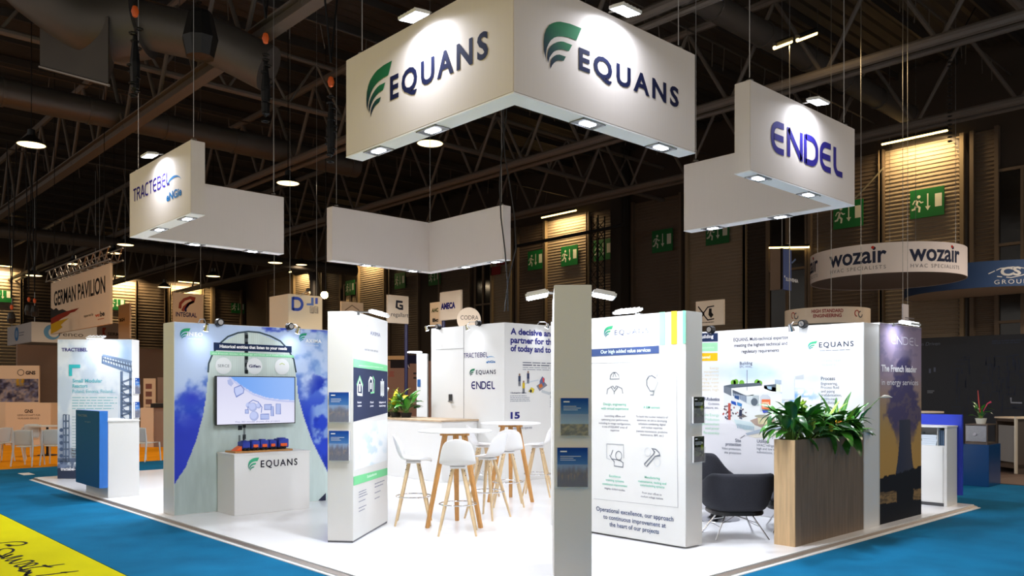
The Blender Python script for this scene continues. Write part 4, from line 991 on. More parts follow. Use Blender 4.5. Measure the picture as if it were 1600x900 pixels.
# left diagonal board with plant photograph
pT = at(89.7, 15.4); F_T = Face(pT, RGT); lT = board('display_board', 'far left board with metal scaffold photograph and teal corner mark', F_T, 1.39, 2.6, .3)
def scaf(x, y):
    n = fbm(x/20, y/24, 3); c = mixc((224,232,240), (196,210,226), sstep(.4,.65,n)); c = mixc(c, (160,186,216), np.exp(-((x-198)/14)**2-((y-555)/26)**2)); c = mixc(c, (60,74,100), sstep(722,735,y)); 
    d = sstep(700,728,y)*sstep(.42,.55,fbm(x/4,y/3,7)); c = mixc(c, (70,84,110), d*.8); c = mixc(c, (120,136,168), np.exp(-((x-98)/8)**2)*sstep(640,700,y)*.8); return c
P = Print(F_T); P.pic(.004, .004, 1.386, 2.596, 80, 110, scaf, 0)
sc = (104,120,146)
P.pline([(160,555),(206,566)], .05, (120,140,170)); P.pline([(160,560),(206,573)], .03, sc); P.pline([(160,566),(206,582)], .05, (110,132,165)); P.pline([(160,556),(160,568)], .03, sc)
for k in range(11): P.pline([(162+k*4.2,556+k*1.1),(164+k*4.2,566+k*1.5)], .018, sc)
for x in (190,204): P.pline([(x,580),(x,655)], .05, (100,118,146))
for k in range(5): P.pline([(189,598+k*13),(206,592+k*13)], .035, sc); P.pline([(190,604+k*13),(205,604+k*13)], .05, sc); P.pline([(191,598+k*13),(205,611+k*13)], .02, sc)
P.pline([(103,648),(103,725)], .035, sc); P.pline([(99,648),(99,720)], .02, sc); P.pline([(99,648),(108,648),(108,722)], .02, sc)
for k in range(6): P.pline([(99,658+k*11),(108,658+k*11)], .03, sc); P.disc(*F_T.at(96,672+k*10), .035, (84,100,130), 3)
P.prect(90.5, 700, 130, 716, (150,160,176), 2); P.prect(90.5, 716, 131, 722, (96,110,134), 3)
P.rect(.004, .004, 1.386, .2, (52,60,80), 2)
P.ppoly([(107.8,569.6),(125.5,569.6),(125.5,575),(113,575),(113,587.5),(107.8,587.5)], (58,182,190), 4)
P.ptext('TRACTEBEL', 96.5, 549, 137, 5.2, (60,52,120), bold=.03, L=4)
for s_, x1, y in (('Small Modular',160,597.5),('Reactors',137,605.5),('Poland, Estonia, Finland...',180,614)): P.ptext(s_, 113.5, y, x1, 5.4, (100,186,200), bold=.02 if y < 610 else 0, L=4)
P.ppoly([(112,618),(185,618),(185,690),(112,720)], (216,224,232), 2)
P.bars(113, 622, 184, 5, 4.3, 1.5, (140,190,200), seed=2); P.bars(113, 652, 150, 14, 4.6, 1.3, (160,185,198), seed=3)
P.ptext('tractebel-', 95, 735, 118, 5, (240,240,245), bold=.03, L=4)
P.done(lT)
F_Ts = Face(F_T.map(1.39,0,0), Vector((F_T.n.x,F_T.n.y,0))*-1)
F_Ts2 = Face(F_T.map(1.39,0,0), -F_T.n)
for yy, ht, lb_ in ((2.0,.28,'upper blue leaflet holder on the far left board edge'),(1.55,.28,'lower blue leaflet holder on the far left board edge')):
    brochure(F_Ts2, .06, yy-.4, .19, ht, lb_, 'city')

# storage cabin
F_S1 = Face((9.96,13.1,0), (0,-1,0)); F_S2 = Face((9.96,10.94,0), (1,0,0))
t = thing('storage_cabin', 'tall white storage cabin behind the bar tables with three dark logos', 'cabin', (11,12,0))
part('cabin_body', box((9.96,10.94,0), (12.4,13.1,2.87)), white, t, bevel=.004)
seam = mat('seam_grey',(150,150,148),.7)
m = MB(); a, b = F_S1.at(720,523); 
for yy in (1.02,): m.box((9.953,13.1-yy-.004,1.1), (9.9598,13.1-yy+.004,2.87))
m.box((9.953,12.08,2.44), (9.9598,12.95,2.45)); part('panel_seam', m, seam, t)
P = Print(F_S1)
prounded(P, 'TRACTEBEL', 724.5, 559.5, 763, 7.4, (45,38,105), wd=.14, gap=.24); engie(P, 760, 567.3, 774, 3.6, (60,120,180), (60,140,200))
wordmark(P, 734, 585, 775, 6.2, 1.85, (45,45,65), (40,120,85), (25,50,70), bold=.015)
prounded(P, 'ENDEL', 737, 608, 774.5, 12, (35,30,95), wd=.17)
P.done(t, 'logo_print')
hd = part('door_lock', fsolid(F_S1, *(lambda p,q:(p[0],p[1],q[0],q[1]))(F_S1.at(702.5,628), F_S1.at(707,616)), .002, .03), mat('lock_grey',(70,70,72),.4,.5), t, bevel=.004)
part('handle', MB().bar(F_S1.map(F_S1.at(703,627)[0],F_S1.at(703,627)[1],.045), F_S1.map(F_S1.at(707,628)[0]+.05,F_S1.at(703,627)[1],.045), .01, n=8), steel, hd)
P = Print(F_S2)
for s_, y, x1 in (('A decisive and offensive',522,907),('partner for the industries',535.5,911),('of today and tomorrow',548.5,893)): P.ptext(s_, 797.5, y, x1, 9.3, (48,50,120), bold=.035)
P.bars(816.5, 567, 890, 1, 4, 1.2, (90,95,115), seed=1); P.bars(816.5, 571, 890, 1, 4, 1.4, (70,75,95), seed=2); P.bars(816.5, 574.5, 880, 2, 3.2, .9, (130,135,150), seed=3)
P.ptext('15', 797.5, 654, 812, 9.5, (48,50,120), bold=.045); P.ptext('countries we operate', 797, 671, 831, 4, (90,96,120))
P.ptext('1 Engineering design', 797, 615, 822, 2.4, (60,62,90), bold=.02); P.bars(797, 619, 829, 4, 2.8, .9, (130,135,150), seed=4)
P.ptext('2', 859, 622, 861, 3.6, (60,62,90)); P.bars(859, 627, 880, 4, 3, .9, (150,155,165), seed=6)
for x, y, c1 in ((811.5,588,(60,70,95)),(818,599,(200,170,40)),(825,584,(50,60,90)),(864,590,(110,170,70))):
    a, b = F_S2.at(x, y); P.disc(a, b+.03, .022, (150,120,100), 3); P.rect(a-.03, b-.09, a+.03, b+.01, c1, 3); P.rect(a-.025, b-.18, a-.005, b-.09, (50,55,75), 3); P.rect(a+.005, b-.18, a+.025, b-.09, (50,55,75), 3)
P.ppoly([(838,603),(849,595),(855,602),(843,611)], (130,130,140), 3); P.ppoly([(843,595),(847,588),(851,592),(850,602),(843,605)], (96,104,140), 4); P.ppoly([(841,602),(846,599),(848,604),(843,607)], (190,110,60), 5); P.ppoly([(847,591),(850,590),(850,597),(848,598)], (200,70,70), 5)
P.ppoly([(825,612),(830,605),(835,608),(833,614)], (210,190,70), 4); P.disc(*F_S2.at(829,611), .03, (60,60,60), 5)
P.pline([(820,600),(830,596),(841,594)], .02, (200,208,215)); P.pline([(846,611),(858,615),(864,612)], .05, (190,195,198))
P.done(t, 'printed_graphic')
# bar counter
t = thing('bar_counter', 'long white bar counter with thin wooden top behind the stools', 'counter', (9.5,13.2,0))
part('counter_body', MB().box((9.12,11.68,0), (9.955,17.2,1.085)), white, t, bevel=.004)
part('worktop', MB().box((9.08,11.64,1.085), (9.958,17.25,1.115)), counterwood, t, bevel=.003)

# left reception counter
t = thing('reception_counter', 'white reception counter with raised blue front panel at far left', 'counter', (4.3,14.1,0))
part('counter_body', box((4.07,13.5,0), (4.53,14.62,1.17)), white, t, bevel=.003); part('counter_top', box((4.06,13.49,1.17), (4.54,14.63,1.19)), white, t, bevel=.003)
part('front_panel', box((3.945,13.5,.157), (4.068,14.72,1.335)), mat('blue_panel_edge',(20,105,190),.4), t, bevel=.002)
F_rc = Face((3.944,14.72,.157), (0,-1,0)); P = Print(F_rc)
P.rect(.002,.002,1.218,1.176,(30,92,140),0); P.ptext('TRACTEBEL', 121.5, 650, 137, 3.2, (120,140,155), bold=.02); P.ptext('engie', 133, 659.5, 142, 2.5, (120,140,155)); P.done(t, 'printed_front')
# right counter with brochure niche
F_k2 = Face((12.5,5.9,0), (0,-1,0))
t = thing('reception_counter', 'white cabinet with brochure niche and blue back at right platform corner', 'counter', (12.7,5.2,0))
m = MB().box((12.5,4.4,0), (12.9,4.43,1.12)).box((12.5,5.87,0), (12.9,5.9,1.12)).box((12.5,4.43,.0), (12.9,5.87,.86)).box((12.88,4.43,.86), (12.9,5.87,1.12))
part('counter_body', m, white, t); part('counter_top', box((12.49,4.39,1.12), (12.91,5.91,1.145)), white, t, bevel=.003)
part('niche_divider', box((12.52,4.532,.86), (12.88,4.537,1.12)), white, t)
part('door', box((12.493,4.45,.05), (12.4995,5.85,.84)), white, t)
part('gap_shade_strip', box((12.4985,4.44,.0), (12.4998,5.86,.045)), mat('painted_gap_shade',(70,70,72),.8), t)  # flat dark strip painted in for the shade below the door
part('back_panel', box((12.915,4.34,.13), (12.965,6.1,1.3)), mat('deep_blue_panel',(40,62,190),.4), t, bevel=.002)
for (y0, n_, lab) in ((4.545,5,'white leaflet pile in the right part of the counter niche'),(4.79,6,'white leaflet pile in the middle of the counter niche'),(5.1,5,'white leaflet pile in the left part of the counter niche')):
    t = thing('leaflet_pile', lab, 'leaflets', (12.66,y0+.1,.861), group='leaflet piles in the counter niche')
    for k in range(n_):
        dy = R.uniform(0,.02); part('leaflet_bundle', box((12.54,y0+dy,.861+k*.03), (12.78,y0+.21+dy,.889+k*.03)), mat('leaflet_paper',(205,215,225),.6), t, bevel=.002)
for k, lab in enumerate(('rightmost','second from right','third from right','leftmost')):
    tag(part('folder', box((12.56,4.44+k*.025,.861), (12.8,4.45+k*.025,1.08)), mat('folder_blue',(110,135,165),.5), None, bevel=.002), lab+' of four thin blue grey folders standing in the counter niche', 'folder', 'folders standing in the niche')

# board lamps on top of boards
def board_lamp(F, px, py, out, label, power=P_BOARD, top=2.5, size=(.3,.16)):
    G = Face(F.map(0,0,out), F.u, F.v); a, b = G.at(px, py); c = F.map(a, b, out)
    t = thing('board_lamp', label, 'lamp', F.map(a, top, 0), group='flat lamps over the boards')
    led_head(t, c, F.n, (-F.n*.25+Vector((0,0,-1))), power, 'lamp_head', size, arm_from=F.map(a, top+.005, -.03))
    part('clamp', fsolid(F, a-.03, top-.03, a+.03, top+.012, -.05, .012), steel, t)
    return t
board_lamp(F_L, 592, 492, .24, 'flat lit lamp jutting from the left board beside the stools', top=2.52)
F_C1 = Face(p2+dC*1.38, -dC); F_C2 = Face(p2+uc*.297, dC)
for F, a, lab in ((F_C1, .76, 'flat lit lamp on the left side of the narrow column'), (F_C2, .62, 'flat lit lamp on the right side of the narrow column')):
    t = thing('board_lamp', lab, 'lamp', F.map(a, 2.5, 0), group='flat lamps over the boards')
    led_head(t, F.map(a, 2.475, .14), F.n, (-F.n*.2+Vector((0,0,-1))), P_BOARD, 'lamp_head', (.3,.2), arm_from=F.map(a, 2.51, .01))
    part('clamp', fsolid(F, a-.03, 2.502, a+.03, 2.512, -.05, .03), steel, t)
board_lamp(F_E, 981, 488, .18, 'flat lit lamp above the services board title', top=2.49)
board_lamp(F_B, 1421, 507, .2, 'flat lit lamp above the dusk photograph board', top=2.49)
board_lamp(F_T, 150, 528, .25, 'flat lit lamp above the far left board', top=2.6)
def clip_spot(F, px, py, label, top, out=.22, power=P_CLAMP):
    G = Face(F.map(0,0,out), F.u, F.v); a, b = G.at(px, py); c = F.map(a, b, out); aim = (-F.n*.55+Vector((0,0,-1))).normalized()
    t = thing('clip_spotlight', label, 'lamp', F.map(a, top, 0), group='small clip spotlights')
    part('stem', MB().tube([F.map(a,top,-.02), F.map(a,top+.05,.04), F.map(a,top+.04,out*.8), c-aim*.07], .007, 6), steel, t)
    part('spot_head', MB().bar(c-aim*.09, c, .022, .042, n=14), chrome, t, smooth=True)
    part('lit_glass', MB().bar(c, c+aim*.004, .038, n=14), lamp_on, t)
    area('lamp_light', t, c+aim*.01-t.location, power, .06, (240,244,255), aim, 120)
    return t
clip_spot(F_tv, 321.5, 516, 'clip spotlight left on the cooling tower wall', 2.56); clip_spot(F_tv, 465, 520, 'clip spotlight right on the cooling tower wall', 2.56)
clip_spot(F_S1, 667.5, 516, 'clip spotlight left on the storage cabin', 2.87); clip_spot(F_S1, 731, 515, 'clip spotlight right on the storage cabin logo wall', 2.87)
clip_spot(F_S2, 854, 512, 'clip spotlight above the large blue headline', 2.87)
clip_spot(F_R, 1237, 517, 'clip spotlight on the factory drawing wall', 2.47, power=.5)
def clamp(F, px, py, label, top):
    a, b = F.at(px, py); t = thing('cable_clamp', label, 'clamp', F.map(a, top, 0), group='round black clamps on wall tops')
    p = F.map(a, top+.02, .05)
    part('clamp_disc', MB().bar(p-F.n*.045, p+F.n*.03, .055, .05, n=14), blackm, t, smooth=True)
    part('clamp_face', MB().bar(p+F.n*.03, p+F.n*.036, .035, n=12), chrome, t)
    part('clamp_hook', MB().bar(F.map(a-.02,top-.04,.008), F.map(a-.02,top+.05,.008), .012, n=6), steel, t)
clamp(F_tv, 341, 508, 'round black clamp left on top of the cooling tower wall', 2.56); clamp(F_tv, 451, 514, 'round black clamp right on top of the cooling tower wall', 2.56)
clamp(F_S1, 687.5, 511, 'round black clamp left on the storage cabin top', 2.87); clamp(F_S1, 750, 507, 'round black clamp right on the storage cabin top', 2.87)
clamp(F_R, 1113, 513, 'round black clamp left on the factory drawing wall', 2.47); clamp(F_R, 1257, 508, 'round black clamp right on the factory drawing wall', 2.47)
# power cables dropping beside the back sign
pc = at(787, 13, 420)
for i, dx in enumerate((0, .06)):
    pts = []
    for k in range(24):
        z = ZR-(ZR-2.9)*k/23; sw = .07*math.sin(k*.9+i*2)*(k > 14) + (.12*(k-18)/5*(1 if i else .2) if 18 < k < 22 else 0)
        pts.append(pc+RGT*(dx+sw)+Vector((0,0,z-pc.z)))
    tag(part('power_cable', MB().tube(pts, .011, 6), black, None, smooth=True), ['straight black power cable beside the back sign right end','looping black power cable beside the back sign right end'][i], 'cable')

# ================================================================ FURNITURE
def subsurf(o, lv=1, thick=None):
    if thick: md = o.modifiers.new('thickness', 'SOLIDIFY'); md.thickness = thick; md.offset = 0
    md = o.modifiers.new('smooth', 'SUBSURF'); md.levels = lv; md.render_levels = lv
    o.data.polygons.foreach_set('use_smooth', [True]*len(o.data.polygons))
def bar_stool(label):
    t = thing('bar_stool', label, 'stool', group='white shell bar stools')
    #        y     z     half width  edge lift  edge forward
    prof = [(.215,.775,.150,.000,0),(.205,.793,.178,.002,0),(.13,.800,.205,.010,0),(.02,.792,.215,.022,0),(-.08,.790,.215,.032,.0),(-.155,.808,.212,.03,.03),
            (-.195,.86,.208,.012,.06),(-.222,.94,.195,0,.065),(-.245,1.02,.175,0,.055),(-.258,1.075,.145,-.006,.035),(-.262,1.10,.095,-.012,.015),(-.262,1.107,.05,-.01,.005)]
    def f(u, v):
        k = v*(len(prof)-1); i = min(int(k), len(prof)-2); q = k-i
        y, z, w_, l, fw = (prof[i][j]*(1-q)+prof[i+1][j]*q for j in range(5)); s = 2*u-1
        return (s*w_, y+fw*s*s, z+l*abs(s)**2.5)
    o = part('seat_shell', MB().grid(f, 8, 11), plastic, t, local=True); subsurf(o, 2, .016)
    part('seat_mount', MB().box((-.09,-.1,.755), (.09,.08,.782)), plastic, t, local=True, bevel=.004)
    for sx in (-1,1):
        for sy in (-1,1):
            a = Vector((sx*.055,sy*.055-.01,.765)); b = Vector((sx*.215,sy*.215-.01,0)); 
            l = part('leg', MB().bar(a, a.lerp(b,.45), .0215, .0225, 12).bar(a.lerp(b,.45), b, .0225, .0125, 12), ash, t, local=True, smooth=True)
            m = MB(); d = Vector((sx*.7,sy*.7,.2)).normalized()
            for q in (.05,.12): c = a.lerp(b, q); m.bar(c, c+d*.027, .006, n=8)
            part('bolt', m, black, l, local=True)
    part('foot_ring', MB().ring((0,-.01,.345), .215, .0075, 40), chrome, t, local=True, smooth=True)
    return t
def stool_at(t, px, D, ang): 
    p = at(px, D); t.location = p; t.rotation_euler = (0,0,ang)
s0 = bar_stool('white bar stool left of the near table, seen in profile with its back at left')
CAMA = YAW-math.pi/2                   # rotation that turns the stool's front away from the camera
stool_at(s0, 647.5, 10.28, CAMA-math.radians(86))
for px, D, da, lab in ((715.5,9.58,2,'white bar stool in front of the near table, its back to the viewer'),
                       (761,10.75,58,'white bar stool right of the near table, turned half left'),
                       (793.5,11.85,4,'white bar stool in front of the far table, seen from behind'),
                       (839,12.95,82,'white bar stool right of the far table, its back at right'),
                       (755,13.0,-75,'white bar stool mostly hidden between the two tables, at the rear')):
    c = dup(s0, at(px, D), CAMA+math.radians(da), lab)
def bar_table(label):
    t = thing('bar_table', label, 'table', group='round white bar tables')
    part('tabletop', MB().lathe([(0,1.172),(.44,1.172),(.452,1.168),(.455,1.160),(.452,1.152),(.44,1.148),(0,1.148)], n=56), plastic, t, smooth=True, local=True, merge=True)
    part('mounting_plate', MB().box((-.13,-.1,1.135), (.13,.1,1.1475)), black, t, local=True, bevel=.003)
    m = MB()
    for k in range(3):
        a = math.radians(90+k*120); M = Matrix.Rotation(a, 4, 'Z'); m.box((-.02,-.035,1.105), (.19,.035,1.134), M)
    part('top_frame', m, oak, t, local=True, bevel=.003)
    for k in range(3):
        a = math.radians(90+k*120); c, s = math.cos(a), math.sin(a); r = Vector((c,s,0)); q = Vector((-s,c,0)); m = MB()
        A = r*.135+Vector((0,0,1.112)); B = r*.372
        vs = []
        for p, wd, dp in ((A,.036,.022),(B,.026,.020)): vs += [p+q*wd+r*dp, p-q*wd+r*dp, p-q*wd-r*dp, p+q*wd-r*dp]
        m.add(vs, [(0,1,2,3),(7,6,5,4),(0,4,5,1),(1,5,6,2),(2,6,7,3),(3,7,4,0)]); part('leg', m, oak, t, local=True, bevel=.004)
    return t
t1 = bar_table('near round white bar table on three oak legs'); t1.location = at(711, 10.12); t1.rotation_euler.z = CAMA
dup(t1, at(797.8, 12.4), CAMA, 'far round white bar table on three oak legs, behind the near one')

# lounge chairs
def tub_chair(label, high=False, swivel=False):
    t = thing('lounge_chair', label, 'chair', group=None)
    zb, zt, za = (.32, .745, .60) if not high else (.30, .88, .55)
    N = 24
    def shell(u, v):
        th = math.radians(-128+256*u); back = math.cos(th)          # 1 at the back
        top = za+(zt-za)*sstepf(-.25,.55,back); z = zb+(top-zb)*v
        k = .70+.30*min(1, v*1.35)**.5; w_, d = .365*k, .36*k; e = .6
        x = w_*math.copysign(abs(math.sin(th))**e, math.sin(th)); y = -d*math.copysign(abs(math.cos(th))**e, math.cos(th))
        return (x, y, z)
    o = part('back_shell', MB().grid(shell, N, 6), darkgrey, t, local=True); subsurf(o, 1, .075)
    o = part('seat_cushion', box((-.28,-.24,.30), (.27,.33,.455)), darkgrey, t, local=True, bevel=.05); subsurf(o, 1)
    part('seat_pan', MB().prism([(.3*math.copysign(abs(math.cos(a))**.6,math.cos(a)), .29*math.copysign(abs(math.sin(a))**.6,math.sin(a))+.03) for a in [2*math.pi*i/24 for i in range(24)]], .262, .31), black, t, local=True, bevel=.01)
    if swivel:
        part('pedestal', MB().lathe([(0,.262),(.03,.262),(.028,.16),(.04,.1),(.09,.05),(.2,.022),(.31,.008),(.315,0),(0,0)], n=40), mat('brushed_alu_base',(190,192,198),.22,1), t, local=True, smooth=True)
    else:
        for sx in (-1,1):
            for sy in (-1,1): part('leg', MB().bar((sx*.15,sy*.13,.262), (sx*.3,sy*.27,0), .009, n=8), chrome, t, local=True)
        m = MB()
        for sx in (-1,1):
            m.bar((sx*.2,.175,.17), (-sx*.1,-.09,.262), .005, n=6); m.bar((sx*.2,-.175,.17), (-sx*.1,.09,.262), .005, n=6)
            m.bar((sx*.225,-.2,.13), (sx*.225,.2,.13), .005, n=6)
        part('cross_wires', m, chrome, t, local=True)
    return t
def sstepf(a, b, x): x = min(1, max(0, (x-a)/(b-a))); return x*x*(3-2*x)
c = tub_chair('charcoal lounge chair on chrome legs, nearest, its back to the viewer'); c.location = at(1148, 9.4); c.rotation_euler.z = CAMA+math.radians(3)
c = tub_chair('taller charcoal swivel lounge chair on a round metal base, behind the nearest one', True, True); c.location = at(1118, 10.65); c.rotation_euler.z = CAMA-math.radians(70); c.scale = (.97,.97,1.0)
c = tub_chair('charcoal lounge chair mostly hidden behind the wooden planter'); c.location = at(1240, 9.85); c.rotation_euler.z = CAMA+math.radians(80)

# planter
PX0, PX1, PY0, PY1, PH = 8.13, 9.765, 4.37, 4.61, 1.13
t = thing('planter', 'tall grey oak laminate planter at the right platform edge', 'planter', (8.95,4.49,0))
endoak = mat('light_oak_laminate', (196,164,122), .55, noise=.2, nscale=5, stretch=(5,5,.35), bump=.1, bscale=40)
part('front_panel', box((PX0+.019,PY0,0), (PX1,PY0+.02,PH)), oakpanel, t); part('rear_panel', box((PX0+.019,PY1-.02,0), (PX1,PY1,PH)), oakpanel, t)
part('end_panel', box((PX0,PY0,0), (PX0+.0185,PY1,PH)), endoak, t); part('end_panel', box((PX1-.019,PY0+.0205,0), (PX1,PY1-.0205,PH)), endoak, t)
soil = mat('potting_soil', (40,30,24), 1, noise=.3, nscale=40)
part('soil', MB().grid(lambda u, v: (PX0+.02+u*(PX1-PX0-.04), PY0+.021+v*(PY1-PY0-.042), PH-.05+.015*math.sin(u*40)*math.sin(v*9)), 40, 6), soil, t)

def leafmesh(name, L, W, m, droop, fold=.25, tipw=.5, rib=False):
    def f(u, v):
        s = 2*u-1; wd = W*math.sin(math.pi*min(1, v**.75*.97+.015))**.8*(1 if v < .9 else .85)
        ang = droop*v; y = L*(v if abs(droop) < .01 else math.sin(ang)/droop); z = -L*((1-math.cos(ang))/droop if abs(droop) > .01 else 0)
        return (s*wd, y, z+abs(s)*wd*fold+.004*math.sin(v*18)*abs(s))
    me = MB().grid(f, 4, 9).mesh(name, m); me.polygons.foreach_set('use_smooth', [True]*len(me.polygons)); return me
g1 = mat('leaf_green', (62,130,40), .3, noise=.25, nscale=14, spec=.6); g2 = mat('leaf_dark_green', (34,88,30), .28, noise=.25, nscale=14, spec=.6)
g3 = mat('leaf_lime', (150,185,60), .35, noise=.25, nscale=20); gy = mat('leaf_yellow', (228,196,30), .4, noise=.2, nscale=20); go = mat('leaf_orange', (200,110,30), .4)
stemm = mat('stem_green', (92,130,48), .5); petal = mat('flower_white', (240,236,226), .4)
LM = [leafmesh('leaf', L, W, m, d) for L, W, m, d in ((.26,.05,g1,.9),(.32,.055,g2,1.3),(.24,.048,g2,.5),(.30,.058,g1,1.6),(.22,.045,g1,.3),(.26,.045,g3,.7))]
LS = [leafmesh('leaf', L, W, m, d, .5) for L, W, m, d in ((.46,.034,g1,.35),(.54,.036,g3,.25),(.44,.03,g2,.8))]
LC = [leafmesh('leaf', L, W, m, d) for L, W, m, d in ((.26,.045,gy,.5),(.3,.05,go,.6),(.28,.05,g2,.8),(.32,.05,g3,.6))]
def plant(name, label, p, n, meshes, hmin, hmax, spread, cat='plant', group=None, seed=1, elong=(1,1), sc=1, lean=(15,75), avoid=True):
    r = random.Random(seed); t = thing(name, label, cat, p, group=group); sm = MB()
    for k in range(n):
        az = 2*math.pi*k/n*2.4+r.uniform(-.4,.4); tilt = math.radians(r.uniform(*lean)); h = r.uniform(hmin, hmax)
        rr = spread*r.uniform(.1,1); b = Vector((math.cos(az)*rr*elong[0]*.35, math.sin(az)*rr*elong[1]*.35, 0))
        if avoid and 8 < p.x < 9.8 and p.y < 5 and p.x+math.cos(az)*(rr+.22) > 9.72 and p.y+math.sin(az)*.2 > 4.42: az = -abs(az % 6.283-3.1416)*.35-1.3; b = Vector((0,-.02,0))
        tip = b+Vector((math.cos(az)*rr*elong[0], math.sin(az)*rr*elong[1], h)); mid = b.lerp(tip,.5)+Vector((0,0,h*.12))
        sm.tube([b, mid, tip], [.005,.004,.003], 5)
        o = bpy.data.objects.new('leaf', r.choice(meshes)); COL.objects.link(o); o.parent = t; o.location = tip
        o.rotation_euler = (math.pi/2-tilt, r.uniform(-.3,.3), az-math.pi/2+r.uniform(-.4,.4)); s = sc*r.uniform(.75,1.15); o.scale = (s,s,s)
    part('stems', sm, stemm, t, local=True, smooth=True)
    return t
zs = PH-.05
plant('peace_lily', 'broad leaved peace lily at the left end of the planter', Vector((8.3,4.5,zs)), 44, LM[:5], .04, .34, .18, seed=3, sc=1.1, elong=(1,.75), lean=(5,80))
plant('peace_lily', 'dense dark foliage plant left of the planter middle', Vector((8.66,4.5,zs)), 46, LM, .03, .3, .19, seed=5, sc=1.1, elong=(1,.7), lean=(15,95))
plant('dracaena', 'upright plant with long striped blades in the planter middle', Vector((8.93,4.49,zs)), 6, LS, .05, .1, .04, seed=8, lean=(4,35), sc=.9)
plant('croton', 'small orange and yellow leaved plant low in the planter middle', Vector((9.05,4.47,zs)), 14, LC, .1, .28, .09, seed=9, sc=.75, lean=(10,60))
plant('peace_lily', 'dark drooping foliage plant right of the planter middle', Vector((9.2,4.5,zs)), 48, LM[:5], .03, .28, .2, seed=12, sc=1.1, elong=(1,.7), lean=(20,100))
plant('dracaena', 'long bladed plant near the right end of the planter', Vector((9.38,4.5,zs)), 7, LS, .05, .1, .04, seed=21, sc=1.0, lean=(2,50))
plant('peace_lily', 'glossy peace lily spilling over the right end of the planter', Vector((9.54,4.5,zs)), 42, LM[:5], .03, .26, .17, seed=16, sc=1.1, elong=(.8,.7), lean=(20,95))
t = thing('cut_flower', 'white lily flower leaning over the dusk photograph board', 'flower', Vector((9.62,4.45,zs)))
q = at(1375, 10.0, 621)
part('stem', MB().tube([Vector((9.6,4.45,zs)), Vector((9.72,4.3,zs+.35)), q], .005, 6), stemm, t)
part('petal', MB().lathe([(0,0),(.012,.02),(.02,.07),(.012,.12),(0,.14)], (0,0,0), 8) if False else MB().tube([q, q+RGT*.05+Vector((0,0,.012)), q+RGT*.1+Vector((0,0,.012)), q+RGT*.15], [.004,.02,.015,.002], 8), petal, t, smooth=True)
t = thing('cut_flower', 'pale lime flower head above the left part of the planter', 'flower', Vector((8.62,4.46,zs)))
q = at(1253, 9.0, 632); part('stem', MB().tube([Vector((8.6,4.46,zs)), q], .005, 6), stemm, t)
m = MB(); r = random.Random(2)
for k in range(16):
    d = Vector((r.uniform(-1,1), r.uniform(-1,1), r.uniform(-.4,1))).normalized(); m.tube([q, q+d*.035, q+d*.065], [.004,.016,.003], 6)
part('flower_head', m, g3, t, smooth=True)
# plants behind the counter
for x, y, n, ms, lab, sd in ((9.5,14.0,22,LS,'spiky dark green plant at left on the bar counter',31),(9.5,13.65,26,LC[:1]*2+LC[2:],'yellow and green broad leaved plant on the bar counter',33),(9.5,13.3,30,LM[:4],'low dark plant beside the storage cabin on the bar counter',37)):
    t = plant('potted_plant', lab, Vector((x,y,1.21)), n, ms, .03, .24, .15, seed=sd, sc=1.1 if sd != 31 else .75, lean=(5,75))
    part('pot', MB().lathe([(0,-.092),(.09,-.092),(.12,0),(.11,0),(.1,-.02),(0,-.02)], (0,0,0), 20), black, t, local=True, smooth=True)
for x, y in ((9.42,14.05),(9.42,13.85)):
    q = Vector((x,y,1.6)); t = thing('cut_flower', 'left white lily flower behind the bar counter' if y > 14 else 'right white lily flower behind the bar counter', 'flower', q)
    part('stem', MB().bar((x,y,1.13), q, .005, n=6), stemm, t); part('petal', MB().lathe([(0,0),(.02,.02),(.045,.08),(.03,.11),(0,.1)], q, 10), petal, t, smooth=True)

# ================================================================ OTHER STANDS
def hung(name, F, wd, ht, dp, label, cat, m=beige, wires=True, pole=None, bevel=.004):
    t = thing(name, label, cat, F.map(wd/2, ht/2, 0)); part('sign_panel', fsolid(F, 0, 0, wd, ht, -dp, 0), m, t, bevel=bevel)
    if wires: 
        for a in (.08*wd, .92*wd): p = F.map(a, ht, -dp/2); part('wire', MB().bar(p, Vector((p.x,p.y,ZR)), .006, n=5), steel, t)
    if pole: 
        p = F.map(pole, 0, -dp/2-.05); part('pole', MB().bar(Vector((p.x,p.y,ZC)), p+Vector((0,0,ht)), .045, n=10), mat('navy_pole',(34,32,72),.4), t)
    return t
def face_px(px0, D0, ybot, axis):
    """face whose lower left corner is seen at (px0, ybot), D0 metres ahead, running along the given axis"""
    return Face(at(px0, D0, ybot), axis)
ax_x, ax_my = (1,0,0), (0,-1,0)
# tilted beige banner with its truss
F = face_px(79.5, 32, 522.5, ax_my); g = hung('pavilion_banner', F, 7.1, 1.98, .08, 'large beige pavilion banner with black capitals and painted flag streaks', 'banner', wires=False)
P = Print(F)
P.ptext('GERMAN PAVILION', 84.5, 478, 164.5, 21.5, (30,26,24), bold=.02)
P.ppoly([(79.6,481),(84,484),(88,481),(92,485),(98,483),(104,486),(112,485),(104,490),(96,492),(88,496),(79.6,500)], (48,46,44), 2)
P.ppoly([(79.6,498),(90,492),(100,488),(112,484),(124,481),(117,487),(110,489),(106,493),(96,498),(88,504),(79.6,510)], (140,48,28), 3)
P.ppoly([(79.6,507),(90,502),(100,499),(108,497),(100,503),(95,508),(98,511),(90,517),(79.6,522)], (205,160,30), 4)
P.ptext('supported by', 131, 496, 146, 4, (60,52,48)); P.ptext('vc', 148.5, 495.5, 156, 5, (200,90,50), bold=.05); P.ptext('be', 156.5, 494.5, 163.5, 7.5, (40,40,40), bold=.03); P.bars(153, 500, 163, 1, 3, 1.5, (190,120,90), seed=2)
P.done(g, 'printed_lettering')
